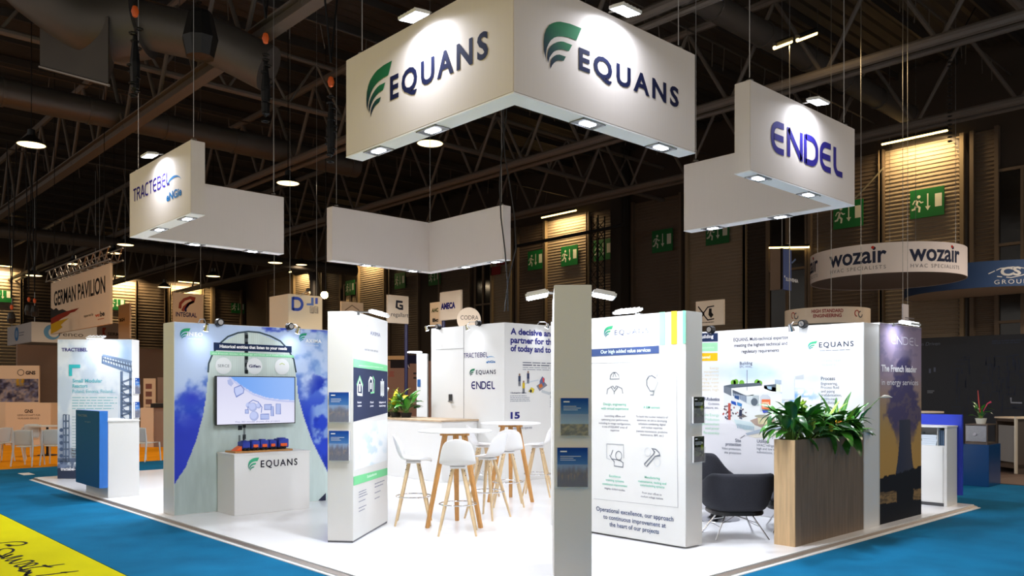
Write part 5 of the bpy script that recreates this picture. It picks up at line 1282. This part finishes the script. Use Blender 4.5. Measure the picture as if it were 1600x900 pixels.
t = thing('box_truss', 'bright aluminium box truss carrying the beige pavilion banner', 'truss', F.map(3.5,2.3,0))
m = MB()
for dz in (2.05,2.45):
    for dn in (-.3,.1): m.bar(F.map(-.3,dz,dn), F.map(7.4,dz,dn), .03, n=6)
part('chords', m, alu, t); m = MB()
for k in range(19):
    a = -.3+k*.4; s = k % 2
    for dn in (-.3,.1): m.bar(F.map(a,2.05+.4*s,dn), F.map(a+.4,2.45-.4*s,dn), .018, n=5)
    m.bar(F.map(a,2.05,-.3+.4*s), F.map(a+.4,2.05,.1-.4*s), .018, n=5)
part('lacing', m, alu, t)
for a in (.5, 6.5): part('wire', MB().bar(F.map(a,2.45,0), Vector((F.map(a,2,0).x,F.map(a,2,0).y,ZR)), .012, n=5), blackm, t)
# white box sign behind it
F = Face((11.4,56.5,4.25), ax_my); t = thing('box_sign', 'white square hanging sign with pale blue ring emblem behind the beige banner', 'sign', (13,53,4.3))
part('sign_box', box((11.4,50.8,4.25), (14.9,56.5,5.35)), mat('white_fabric_far',(225,215,212),.7), t, bevel=.02)
m = MB()
for x, y in ((11.6,51),(11.6,56.3),(14.7,51)): m.bar((x,y,5.35), (x,y,ZR), .02, n=5)
part('wire', m, steel, t)
FF = Face((11.4,50.8,4.25), ax_x); P = Print(FF); a, b = .95, .55
for k in range(26): pass
a, b = FF.at(81.5, 519); P.disc(a, b, .42, (110,160,205), 2); P.disc(a+.08, b-.02, .26, (226,218,214), 3); P.ptext('renco', 92, 525, 130, 7, (95,88,86))
P2 = Print(F); a, b = F.at(26, 522); P2.disc(a, b, .5, (90,140,195), 2, ry=.4); P2.disc(a, b, .28, (170,190,215), 3, ry=.22); P2.bars(30, 521, 38, 2, 4, 1.4, (150,150,160), seed=2)
P.done(t, 'printed_emblem'); P2.done(t, 'printed_emblem')
# other small hanging signs
def sq_sign(px0, D, ybot, axis, wd, ht, label, fn, cat='sign', **k):
    F = face_px(px0, D, ybot, axis); t = hung('small_sign', F, wd, ht, .06, label, cat, **k); P = Print(F); fn(P); P.done(t, 'printed_emblem'); return t
def p_integral(P):
    P.pline([(281,482),(282,474),(288,468),(297,465),(303,467),(302,471),(294,475),(288,480),(285,486)], .1, (150,70,60)); P.pline([(290,487),(290,482),(295,475),(303,471)], .08, (50,45,95))
    P.ptext('INTEGRAL', 274.5, 494, 307.5, 6.5, (52,40,92), bold=.03)
sq_sign(270.2, 30, 504, ax_x, 1.12, 1.1, 'beige square sign with red and violet swirl emblem', p_integral)
def p_reg(P):
    P.pline([(629,472),(620,471),(619.5,480),(624,482.5),(628.5,482.5),(628.5,478),(624,477)], .05, (45,42,48)); P.ptext('regallart', 611, 494, 638, 6.5, (60,58,62), bold=0)
sq_sign(605.8, 20, 504, ax_x, .62, .68, 'beige sign with dark double letter emblem on navy pole', p_reg, wires=False, pole=.6)
sq_sign(533, 27, 503, ax_x, .85, .68, 'dim beige framed sign with faint roof outline', lambda P: P.pline([(539,485),(550,477),(561,485)], .03, (130,110,90)), wires=False, pole=.4)
def p_ahc(P): P.ptext('AHC', 674.5, 488, 685, 5.5, (70,80,40), bold=.04); P.ptext('Bc', 676, 503, 685, 5, (35,35,35), bold=.05)
sq_sign(671.6, 24, 511, ax_my, .62, .7, 'narrow beige sign with two dark logos behind the navy lettered sign', p_ahc, wires=False, pole=.1)
sq_sign(687, 20, 501, ax_my, .8, .68, 'beige sign with heavy navy capitals above the storage cabin', lambda P: P.ptext('AMECA', 689, 483.5, 711.5, 8.5, (36,30,95), bold=.06), wires=False, pole=.05)
q = at(732.5, 19, 499); F = Face(q, RGT); t = thing('round_sign', 'round beige sign with thin capitals behind the storage cabin', 'sign', q)
part('sign_panel', MB().bar(q, q+FWD*.05, .275, n=40), beige, t); part('pole', MB().bar(q+FWD*.1+Vector((0,0,.1)), at(732.5,19.1,z=ZC), .03, n=8), blackm, t)
F = Face(q, RGT); P = Print(F); P.ptext('CODRA', 719.5, 499.5, 747.5, 6.5, (60,50,50)); P.done(t, 'printed_emblem')
def p_fish(P):
    P.pline([(1091,479),(1100,491),(1091,501)], .03, (50,42,42)); P.pline([(1091,488),(1100,488)], .02, (50,42,42)); P.pline([(1098,491),(1106,480),(1116,478)], .03, (50,42,42)); P.pline([(1098,490),(1106,500),(1116,498)], .03, (50,42,42))
    P.ppoly([(1108,482),(1112,482),(1112,488),(1115,492),(1111,497),(1107,492)], (30,26,26)); P.bars(1094, 505, 1116, 1, 3, 1.2, (90,75,65), seed=2)
sq_sign(1087, 20, 510, ax_my, .78, .6, 'small beige framed sign with black fish outline above the factory wall', p_fish, wires=False, pole=.4)
sq_sign(185, 30, 531, ax_my, 1.2, 1.25, 'narrow tall beige flag sign beside the far left board', lambda P: P.ptext('BGH', 187, 503, 195, 5, (45,40,45), bold=.04), wires=False, pole=.1)
sq_sign(152, 34, 531, ax_x, 1.2, .75, 'dim brown hanging sign with spaced letters behind the beige banner', lambda P: (P.ptext('SERMA', 168, 524, 193, 4.6, (75,62,58), bold=.03), P.ppoly([(160,512),(166,512),(163,518),(166,526),(160,526)], (140,60,45))), m=mat('dim_brown_sign',(150,128,115),.7))
# white logo cube
t = thing('box_sign', 'square cream logo cube with large blue letters above tower wall', 'sign', (11.1,20.7,3.75))
part('sign_box', box((10.6,20.2,3.26), (11.62,21.3,4.22)), mat('cream_fabric',(235,222,200),.7), t, bevel=.01)
m = MB(); [m.bar((x,y,4.22), (x,y,ZR), .006, n=5) for x, y in ((10.7,20.3),(11.5,20.3),(10.7,21.2))]; part('wire', m, steel, t)
F = Face((10.6,20.2,3.26), ax_x); P = Print(F); bl = (66,92,190)
a0, b0 = F.at(455.5, 484.5); a1, b1 = F.at(475, 464.5); hh = F.at(455.5,464)[1]-b0; D_ = lambda x, y: (a0+(a1-a0)*x, b0+hh*y)
P.line([D_(.1,0),D_(.1,1)], .075, bl); P.line([D_(.1,.93),D_(.45,.93)]+[D_(.45+.4*math.cos(t), .5+.43*math.sin(t)) for t in [math.radians(80-k*20) for k in range(9)]]+[D_(.1,.07)], .08, bl)
P.ppoly([(479,474),(486,474),(486,465),(490,465),(490,477.5),(479,477)], (100,130,205)); P.ppoly([(492.5,465.5),(496.5,465.5),(496.5,475),(492.5,475)], (80,100,195))
for x in (484.5, 491.5): P.pline([(x,479),(x+5,479.5),(x+5,489.5),(x,489),(x,479)], .012, (90,85,90)); P.bars(x+1, 482, x+4.5, 4, 2.2, 1, (80,75,85), seed=int(x))
P.done(t, 'printed_emblem')
sp = at(481, 20.6, 453); tl_ = thing('clip_spotlight', 'small spotlight on an arm over the blue lettered cube', 'lamp', sp)
part('spot_head', MB().bar(sp, sp+Vector((.1,.12,-.06)), .05, n=12), steel, tl_); part('stem', MB().bar(sp, Vector((11.0,20.25,4.22)), .012, n=6), steel, tl_)
area('lamp_light', tl_, Vector((.05,-.02,-.04)), 22, .08, (255,220,160), (.1,.55,-1), 150)
# drums
def drum(c, r, h, label, m_band, m_under, thick=.03, under=True):
    t = thing('drum_sign', label, 'sign', c)
    part('drum_band', MB().lathe([(r,0),(r,h),(r-thick,h),(r-thick,0),(r,0)], c, 72), m_band, t, smooth=True)
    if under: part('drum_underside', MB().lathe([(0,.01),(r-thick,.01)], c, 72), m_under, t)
    for k in range(3):
        a = math.radians(20+120*k); p = Vector(c)+Vector((math.cos(a)*(r-.05), math.sin(a)*(r-.05), h)); part('wire', MB().bar(p, Vector((p.x,p.y,ZR)), .008, n=5), steel, t)
    return t
def cam_ang(c): return math.atan2(-c.y, -c.x)
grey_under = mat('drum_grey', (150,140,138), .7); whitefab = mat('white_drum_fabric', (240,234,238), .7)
c = at(1384.5, 27.3, z=5.22); t = drum(c, 2.36, .92, 'large white hanging drum sign with navy lettering repeated around it', whitefab, grey_under)
for da, hh in ((-22,.0),(38,.0),(-82,0)):
    Dm = Drum(c, 2.36, cam_ang(c)); P = Print(Dm); a0 = math.radians(da)*2.36
    P.text('wozair', a0-.92, .34, a0+.92, .5, (48,56,82), bold=.022); P.text('HVAC SPECIALISTS', a0-.88, .13, a0+.9, .11, (130,130,140), space=1.35)
    P.disc(a0+.53, .8, .045, (200,60,50), 4); P.done(t, 'printed_lettering')
c = at(1548, 30, z=5.08); navyfab = mat('navy_drum_fabric', (48,80,130), .7); t = drum(c, 2.85, .87, 'navy hanging drum sign with white two-letter oval emblem', navyfab, mat('beige_under',(205,190,175),.7))
P = Print(Drum(c, 2.85, cam_ang(c))); a0 = .48
wt = (230,232,236)
P.text('CS', a0-.2, .36, a0+.4, .26, wt, bold=.04); P.line([(a0-.55,.44),(a0-.2,.6),(a0+.15,.63),(a0+.5,.58)], .03, wt); P.line([(a0-.3,.34),(a0+.1,.28),(a0+.4,.34),(a0+.75,.46)], .03, wt)
P.text('GROUP', a0-.38, .08, a0+.58, .14, wt, space=1.3); P.text('GROUP', -2.75, .5, -2.2, .13, wt, space=1.2); P.done(t, 'printed_lettering')
c = at(1292, 20, z=EYE.z+(HORIZON-509)/FPX*20); t = drum(c, .97, .37, 'small beige drum sign with red capitals just above the factory wall', beige, beige)
P = Print(Drum(c, .97, cam_ang(c))); P.text('HIGH STANDARD', -.34, .24, .36, .075, (150,60,55), bold=.03); P.text('ENGINEERING', -.3, .13, .32, .075, (150,60,55), bold=.03)
for a0 in (-.95, .62): P.line([(a0+.06*math.cos(k*.6)+.09, .22+.07*math.sin(k*.6)) for k in range(9)], .022, (170,60,50)); P.line([(a0+.06*math.cos(k*.6)+.2, .2-.07*math.sin(k*.6)) for k in range(9)], .022, (60,60,70))
P.done(t, 'printed_lettering')
# blue banner
F = face_px(1222, 22, 452, ax_x); t = hung('flag_banner', F, .5, 1.1, .05, 'hanging navy banner with white word left of the white drum', 'banner', m=mat('navy_banner',(44,70,136),.6), pole=None)
P = Print(F); P.ptext('SLOVENIA', 1227.5, 438.5, 1247, 5, (215,220,232), bold=.03); P.pline([(1237,411),(1243,405)], .05, (90,110,150)); P.disc(*F.at(1226,432), .03, (215,220,232)); P.done(t, 'printed_lettering')
part('banner_side', fsolid(Face(F.o, ax_my), -.35, 0, 0, 1.1, -.05, 0), mat('banner_side_brown',(90,72,60),.6), t)
F = face_px(1411, 19, 503, ax_x); t = hung('small_sign', F, .32, .42, .03, 'small pale sign just above the dusk photograph board', 'sign', m=mat('pale_sign',(205,200,205),.6)); P = Print(F); P.bars(1414, 497, 1432, 2, 3.5, 1.6, (120,118,125), seed=3); P.done(t)

# right: dark wall stand
FW = Face((22.3,9.5,ZC), ax_my); t = thing('stand_partition', 'long near-black stand wall with faint city drawing at right', 'partition', (22.4,4,0))
part('wall_panel', box((22.3,-4,ZC), (22.5,9.5,2.99)), mat('navy_black_wall',(14,17,28),.55), t, bevel=.005)
P = Print(FW); f1, f2 = (95,102,122), (52,58,76)
P.ptext('Innovation Driven', 1409, 541.5, 1469, 5.2, (105,112,130), shear=.2); P.bars(1550, 534, 1600, 2, 3.4, 2, (62,68,86), seed=2)
r = random.Random(9)
for k in range(60):
    x, y = r.uniform(1485,1598), r.uniform(556,640); P.pline([(x,y),(x,y+r.uniform(5,26))], .018, f2)
for k in range(26):
    x, y = r.uniform(1485,1590), r.uniform(552,640); P.pline([(x,y),(x+r.uniform(6,22),y-.4)], .018, f2)
for x, y in ((1453,576),(1460.5,574)): P.pline([(x,y),(x,y+7)], .05, f1)
P.bars(1449, 611.5, 1461, 2, 2.6, 1.3, (140,145,155), seed=5)
P.pline([(1579.5,621),(1580,629),(1597,629.5)], .035, (150,155,168)); P.done(t)
part('round_white_fixture', MB().lathe([(0,0),(.01,0)], (22.2,0,0), 3), black, t) if False else None
t = thing('exhibition_plinth', 'dark blue plinth carrying a steel box on the right carpet', 'plinth', (16.3,5.15,ZC))
part('plinth_body', box((16,4.94,ZC), (16.62,5.36,.69)), mat('petrol_blue',(8,62,110),.25), t, bevel=.004)
t = thing('steel_cabinet_box', 'small steel cabinet with round knob standing on dark blue plinth', 'box', (16.25,5.1,.69))
x0, x1, y0, y1, z0, z1 = 16.02, 16.5, 4.97, 5.33, .692, 1.05
m = MB()
for lo, hi in (((x0,y0,z0),(x1,y1,z0+.03)),((x0,y0,z1-.02),(x1,y1,z1)),((x0,y1-.015,z0+.03),(x1,y1,z1-.02)),((x0,y0,z0+.03),(x0+.03,y0+.02,z1-.02)),((x1-.03,y0,z0+.03),(x1,y0+.02,z1-.02))): m.box(lo, hi)
frm = mat('bronze_frame',(105,92,82),.4,.6); part('frame', m, frm, t)
d = part('door', box((x0-.012,y0+.012,z0+.05), (x0-.001,y1-.012,z1-.03)), steel, t, bevel=.003); part('knob', MB().bar((x0-.012,5.16,.87), (x0-.05,5.16,.87), .025, n=14), chrome, d, smooth=True)
p = at(1533.5, 15.0, 657); t = plant('flower_arrangement', 'red and green flower arrangement in white pot on the steel box', Vector((16.2,5.13,1.15)), 16, LM[:3]+[LM[4]], .03, .2, .1, seed=44, sc=.62, lean=(5,75))
part('pot', MB().lathe([(0,-.1),(.07,-.1),(.095,0),(.085,0),(0,-.02)], (0,0,0), 18), mat('white_ceramic',(225,220,205),.3), t, local=True, smooth=True)
part('red_spike', MB().tube([(0,0,0),(-.02,.03,.3),(-.03,.04,.5)], [.006,.012,.006], 6), mat('flower_red',(190,60,50),.5), t, local=True)
part('pink_bloom', MB().tube([(0,0,.05),(.08,-.08,.26),(.13,-.12,.29)], [.004,.012,.02], 6), mat('flower_pink',(200,60,90),.5), t, local=True)
t = thing('display_cabinet', 'open metal and beige cabinet at the right edge with dark lettering', 'cabinet', (17.6,4.9,ZC))
p0 = at(1556, 17.2); p1_ = at(1588, 16.6)
Fc = Face(Vector((p0.x,p0.y,ZC)), ((p1_-p0)*Vector((1,1,0))).normalized() if False else (Vector((p1_.x-p0.x,p1_.y-p0.y,0))).normalized()); wd = (Vector((p1_.x-p0.x,p1_.y-p0.y,0))).length
fsd = fsolid(Fc, 0, 0, .04, 1.12, -.5, 0); fsolid(Fc, wd-.04, 0, wd, 1.12, -.5, 0, fsd); fsolid(Fc, 0, 1.06, wd, 1.12, -.5, 0, fsd); fsolid(Fc, 0, .12, wd, .2, -.5, 0, fsd); part('cabinet_frame', fsd, frm, t)
part('cabinet_door', fsolid(Fc, .05, .24, wd-.06, .98, -.05, -.02), mat('galvanised_sheet',(150,148,146),.5,.4), t)
part('cabinet_top', fsolid(Fc, -.02, 1.121, wd+.02, 1.15, -.52, .02), beige, t)
Fd = Face(Fc.map(wd+.02,0,.03), Vector((math.cos(YAW-1.15),math.sin(YAW-1.15),0))); part('beige_end_panel', fsolid(Fd, 0, .02, 1.2, 1.17, -.03, 0), mat('pale_beige_board',(225,215,195),.6), t)
P = Print(Fd); P.ptext('wozair', 1593, 706, 1622, 7, (60,55,60), bold=.02); P.done(t, 'printed_lettering')
tag(part('stand_floor', box((16.7,3.0,ZC+.0005), (22.3,9.4,ZC+.012)), mat('brown_stand_floor',(96,76,66),.8), None), 'dull brown floor under the dark stand at right', 'floor covering')
tag(part('white_disc_lamp', MB().lathe([(0,0),(.9,0),(1.0,.08),(.9,.3),(0,.35)], tuple(at(1600,24,524)), 40), mat('cream_shade',(235,225,205),.6), None, smooth=True), 'large cream round shade rising above the dark wall at right edge', 'lampshade') if False else None
t = thing('low_table', 'thin pale table edge showing above the blue counter panel at right', 'table', at(1446,16,z=ZC)); p = at(1446, 16, 645)
part('tabletop', MB().lathe([(0,0),(.32,0),(.32,.03),(0,.03)], p, 30), beige, t); part('leg', MB().bar(at(1446,16,z=ZC), p, .03, n=8), blackm, t)

# left: stands beyond the carpet
t = thing('stand_partition', 'brown stand back wall behind the white chairs, far left', 'partition', at(60,33,z=ZC))
a_, b_ = at(-40,31), at(700,50)
part('wall_panel', box((6.8,32.2,ZC), (23,32.4,3.2)), mat('brown_stand_wall',(112,94,82),.7), t)
F = Face(at(-45,28.2,z=.0), RGT)
t = thing('info_panel', 'tall beige panel with machine photographs, far left', 'panel', at(8,28.2,z=0)); part('panel_body', fsolid(F, 0, 0, 2.32, 2.48, -.06, 0), beige, t)
P = Print(F); 
def gn(x, y):
    n = fbm(x/7, y/6, 3); c = mixc((60,58,80), (170,160,160), sstep(.35,.65,n)); c = mixc(c, (190,150,40), sstep(.5,.6,fbm(x/9,y/30,8))*sstep(605,600,y)); return mixc(c, (120,130,175), sstep(.5,.65,fbm(x/4,y/4,5))*.6)
a0, b0 = F.at(-44,628); a1, b1 = F.at(60,592); P.pic(a0, b0, a1, b1, 60, 24, gn, 1)
P.ptext('GNS', 40, 585, 55.5, 5, (70,60,58), bold=.05); a, b = F.at(32.5,582); P.line([(a+.11*math.cos(k*.42), b+.1*math.sin(k*.42)) for k in range(16)], .02, (80,70,65)); P.done(t)
F = Face(at(8,25.3,z=ZC), RGT); t = thing('counter', 'beige counter with dark lettering behind the white chairs', 'counter', at(44,25.3,z=ZC)); part('counter_body', fsolid(F, 0, 0, 1.4, 1.3, -.5, 0), beige, t, bevel=.01)
P = Print(F); P.ptext('GNS', 38.5, 645, 51.5, 5, (70,50,45), bold=.03); P.ptext('GESELLSCHAFT FÜR', 27, 650, 63, 2.6, (110,85,75)); P.ptext('NUKLEAR-SERVICE', 28, 655, 61, 2.6, (110,85,75)); P.done(t, 'printed_lettering')
F = Face(at(61,30,z=0), RGT); t = thing('info_panel', 'dim grey narrow panel right of the beige machine panel', 'panel', at(70,30,z=0)); part('panel_body', fsolid(F, 0, 0, .42, 2.15, -.05, 0), mat('dim_grey_panel',(120,110,108),.7), t)
for px, D, w_, h, m_, lab in ((224,29,.42,2.05,beige,'pale roll-up panel between far left board and tower wall'),(246,30,.3,2.1,mat('dim_brown_sign',(150,128,115),.7),'narrow brown panel beside the tower wall left edge')):
    F = Face(at(px,D,z=0), RGT); t = thing('info_panel', lab, 'panel', at(px+8,D,z=0)); part('panel_body', fsolid(F, 0, 0, w_, h, -.05, 0), m_, t)
    P = Print(F)
    if px == 224:
        for k in range(5): P.rect(.08, .6+k*.27, .3, .78+k*.27, (110+k*8,95,88), 1)
    P.done(t)
F = Face(at(219.5,24.5,z=ZC), RGT); t = thing('counter', 'beige low counter behind the single white chair, left of tower wall', 'counter', at(228,24.5,z=ZC)); part('counter_body', fsolid(F, 0, 0, .38, 1.17, -.4, 0), beige, t); part('dark_top', fsolid(F, .3, 1.17, 1.0, 1.3, -.4, 0), black, t)
part('rear_block', fsolid(F, .38, 0, 1.0, 1.17, -.4, -.05), mat('dim_brown_sign',(150,128,115),.7), t)
# chairs
def cafe_chair(label):
    t = thing('cafe_chair', label, 'chair', group='white plastic chairs on orange carpet')
    def seat(u, v): s = 2*u-1; return (s*.215, .2-.42*v, .45-.012*(1-s*s)-.01*v)
    o = part('seat', MB().grid(seat, 4, 4), tubewhite, t, local=True); subsurf(o, 1, .02)
    def bk(u, v): s = 2*u-1; return (s*(.215-.01*v), -.21-.05*v+.02*s*s, .46+.36*v-(.02*abs(s)**3*v))
    o = part('backrest', MB().grid(bk, 6, 4), tubewhite, t, local=True); subsurf(o, 1, .018)
    for sx in (-1,1):
        part('leg', MB().tube([(sx*.205,.19,.45),(sx*.225,.22,0)], [.02,.015], 8), tubewhite, t, local=True, smooth=True)
        part('leg', MB().tube([(sx*.205,-.255,.81),(sx*.215,-.235,.55),(sx*.215,-.23,.42),(sx*.235,-.3,0)], [.012,.018,.02,.015], 8), tubewhite, t, local=True, smooth=True)
    return t
cc = cafe_chair('white plastic chair facing away, centre of the far left row'); cc.location = at(45.5, 18.6, z=ZC); cc.rotation_euler.z = CAMA
for px, D, da, lab in ((17,19.8,115,'white plastic chair seen side on, behind the centre chair at far left'),(-6,19.6,80,'white plastic chair cut by the left frame edge'),(88,18.9,8,'white plastic chair cut by the far left board edge'),
                       (229,19.8,-20,'single white plastic chair between far left board and tower wall'),(42,21.2,180,'rear white plastic chair facing the viewer across the table')):
    dup(cc, at(px, D, z=ZC), CAMA+math.radians(da), lab)
t = thing('cafe_table', 'pale round table among the white chairs at far left', 'table', at(74,21.5,z=ZC)); p = at(74,21.5,z=.70)
part('tabletop', MB().lathe([(0,0),(.42,0),(.42,.025),(0,.025)], p, 36), tubewhite, t); part('column', MB().bar(at(74,21.5,z=ZC+.03), p, .03, n=10), blackm, t); part('foot', MB().lathe([(0,.0),(.24,.0),(.22,.02),(0,.03)], at(74,21.5,z=ZC), 24), blackm, t)
tag(part('carpet_label', box((at(37,16.5).x,at(37,16.5).y,ZC+.0005), (at(37,16.5).x+.2,at(37,16.5).y+.5,ZC+.004)), mat('paper_white',(235,235,235),.6), None), 'white paper sheet lying at the left tip of the platform', 'paper')
# behind the counter
F = Face(at(604,30,z=ZC), RGT); t = thing('stand_partition', 'dull pink brown stand wall with red notes behind the counter plants', 'partition', at(628,30,z=ZC)); part('wall_panel', fsolid(F, -.3, 0, 2.2, 2.75, -.1, 0), mat('pinkish_wall',(140,112,102),.7), t)
P = Print(F); P.prect(606, 556, 633, 562, (200,170,130), 2); P.prect(610, 562, 632, 575, (38,36,42), 2); P.prect(632, 555, 655, 568, (30,32,60), 2); P.prect(632, 568, 640, 576, (30,32,60), 2); P.ptext('A', 634, 575, 640, 6, (225,220,225), bold=.04, L=3)
P.bars(608, 582, 616, 3, 3, 1.2, (170,60,60), seed=2); P.prect(646, 582, 652, 585, (60,55,58), 2); P.prect(646, 589, 652, 592, (60,55,58), 2); P.done(t)
F = Face(at(651,19.5,z=ZC), RGT); t = thing('display_board', 'narrow lit white board edge left of the storage cabin', 'panel', at(655,19.5,z=ZC)); part('panel_body', fsolid(F, 0, 0, .25, 2.56, -.3, 0), white, t); part('blue_tag', fsolid(F, .02, 1.78, .09, 1.95, .001, .02), bluelam, t)
q = at(648, 19.3, 550); part('lamp_head', box(tuple(q-Vector((.12,.12,.02))), tuple(q+Vector((.12,.12,.01)))), lamp_on, t)

# ropes and chains of other rigging at upper right
tag(part('rigging_rope', MB().bar(at(1381,31.5,262), at(1337,29.5,309), .03, n=6), mat('pale_rope',(190,175,140),.7), None), 'pale slanting rope beside the right end of the right hanging sign', 'rope')
p = at(1484,19.8,84); t = thing('rigging_chain', 'dangling chain with slanting sling at upper right', 'chain', p)
part('sling', MB().bar(p, at(1524,21,12), .014, n=5), blackm, t); m = MB()
for k in range(22): m.ring((p.x,p.y,p.z-.1*k), .045, .012, 8)
part('chain', m, blackm, t, kind='stuff')
u = .37; D = (WX-.5)/(.68+.733*u*.0+.733*((1232-800)/FPX)); q0 = at(1202, (WX-.4)/(.68+.733*(402/FPX)), 387); q1 = at(1264, (WX-.4)/(.68+.733*(464/FPX)), 386)
tube_lamp(q0, q1, 'yellow tube lamp across the dark window left of the white drum')
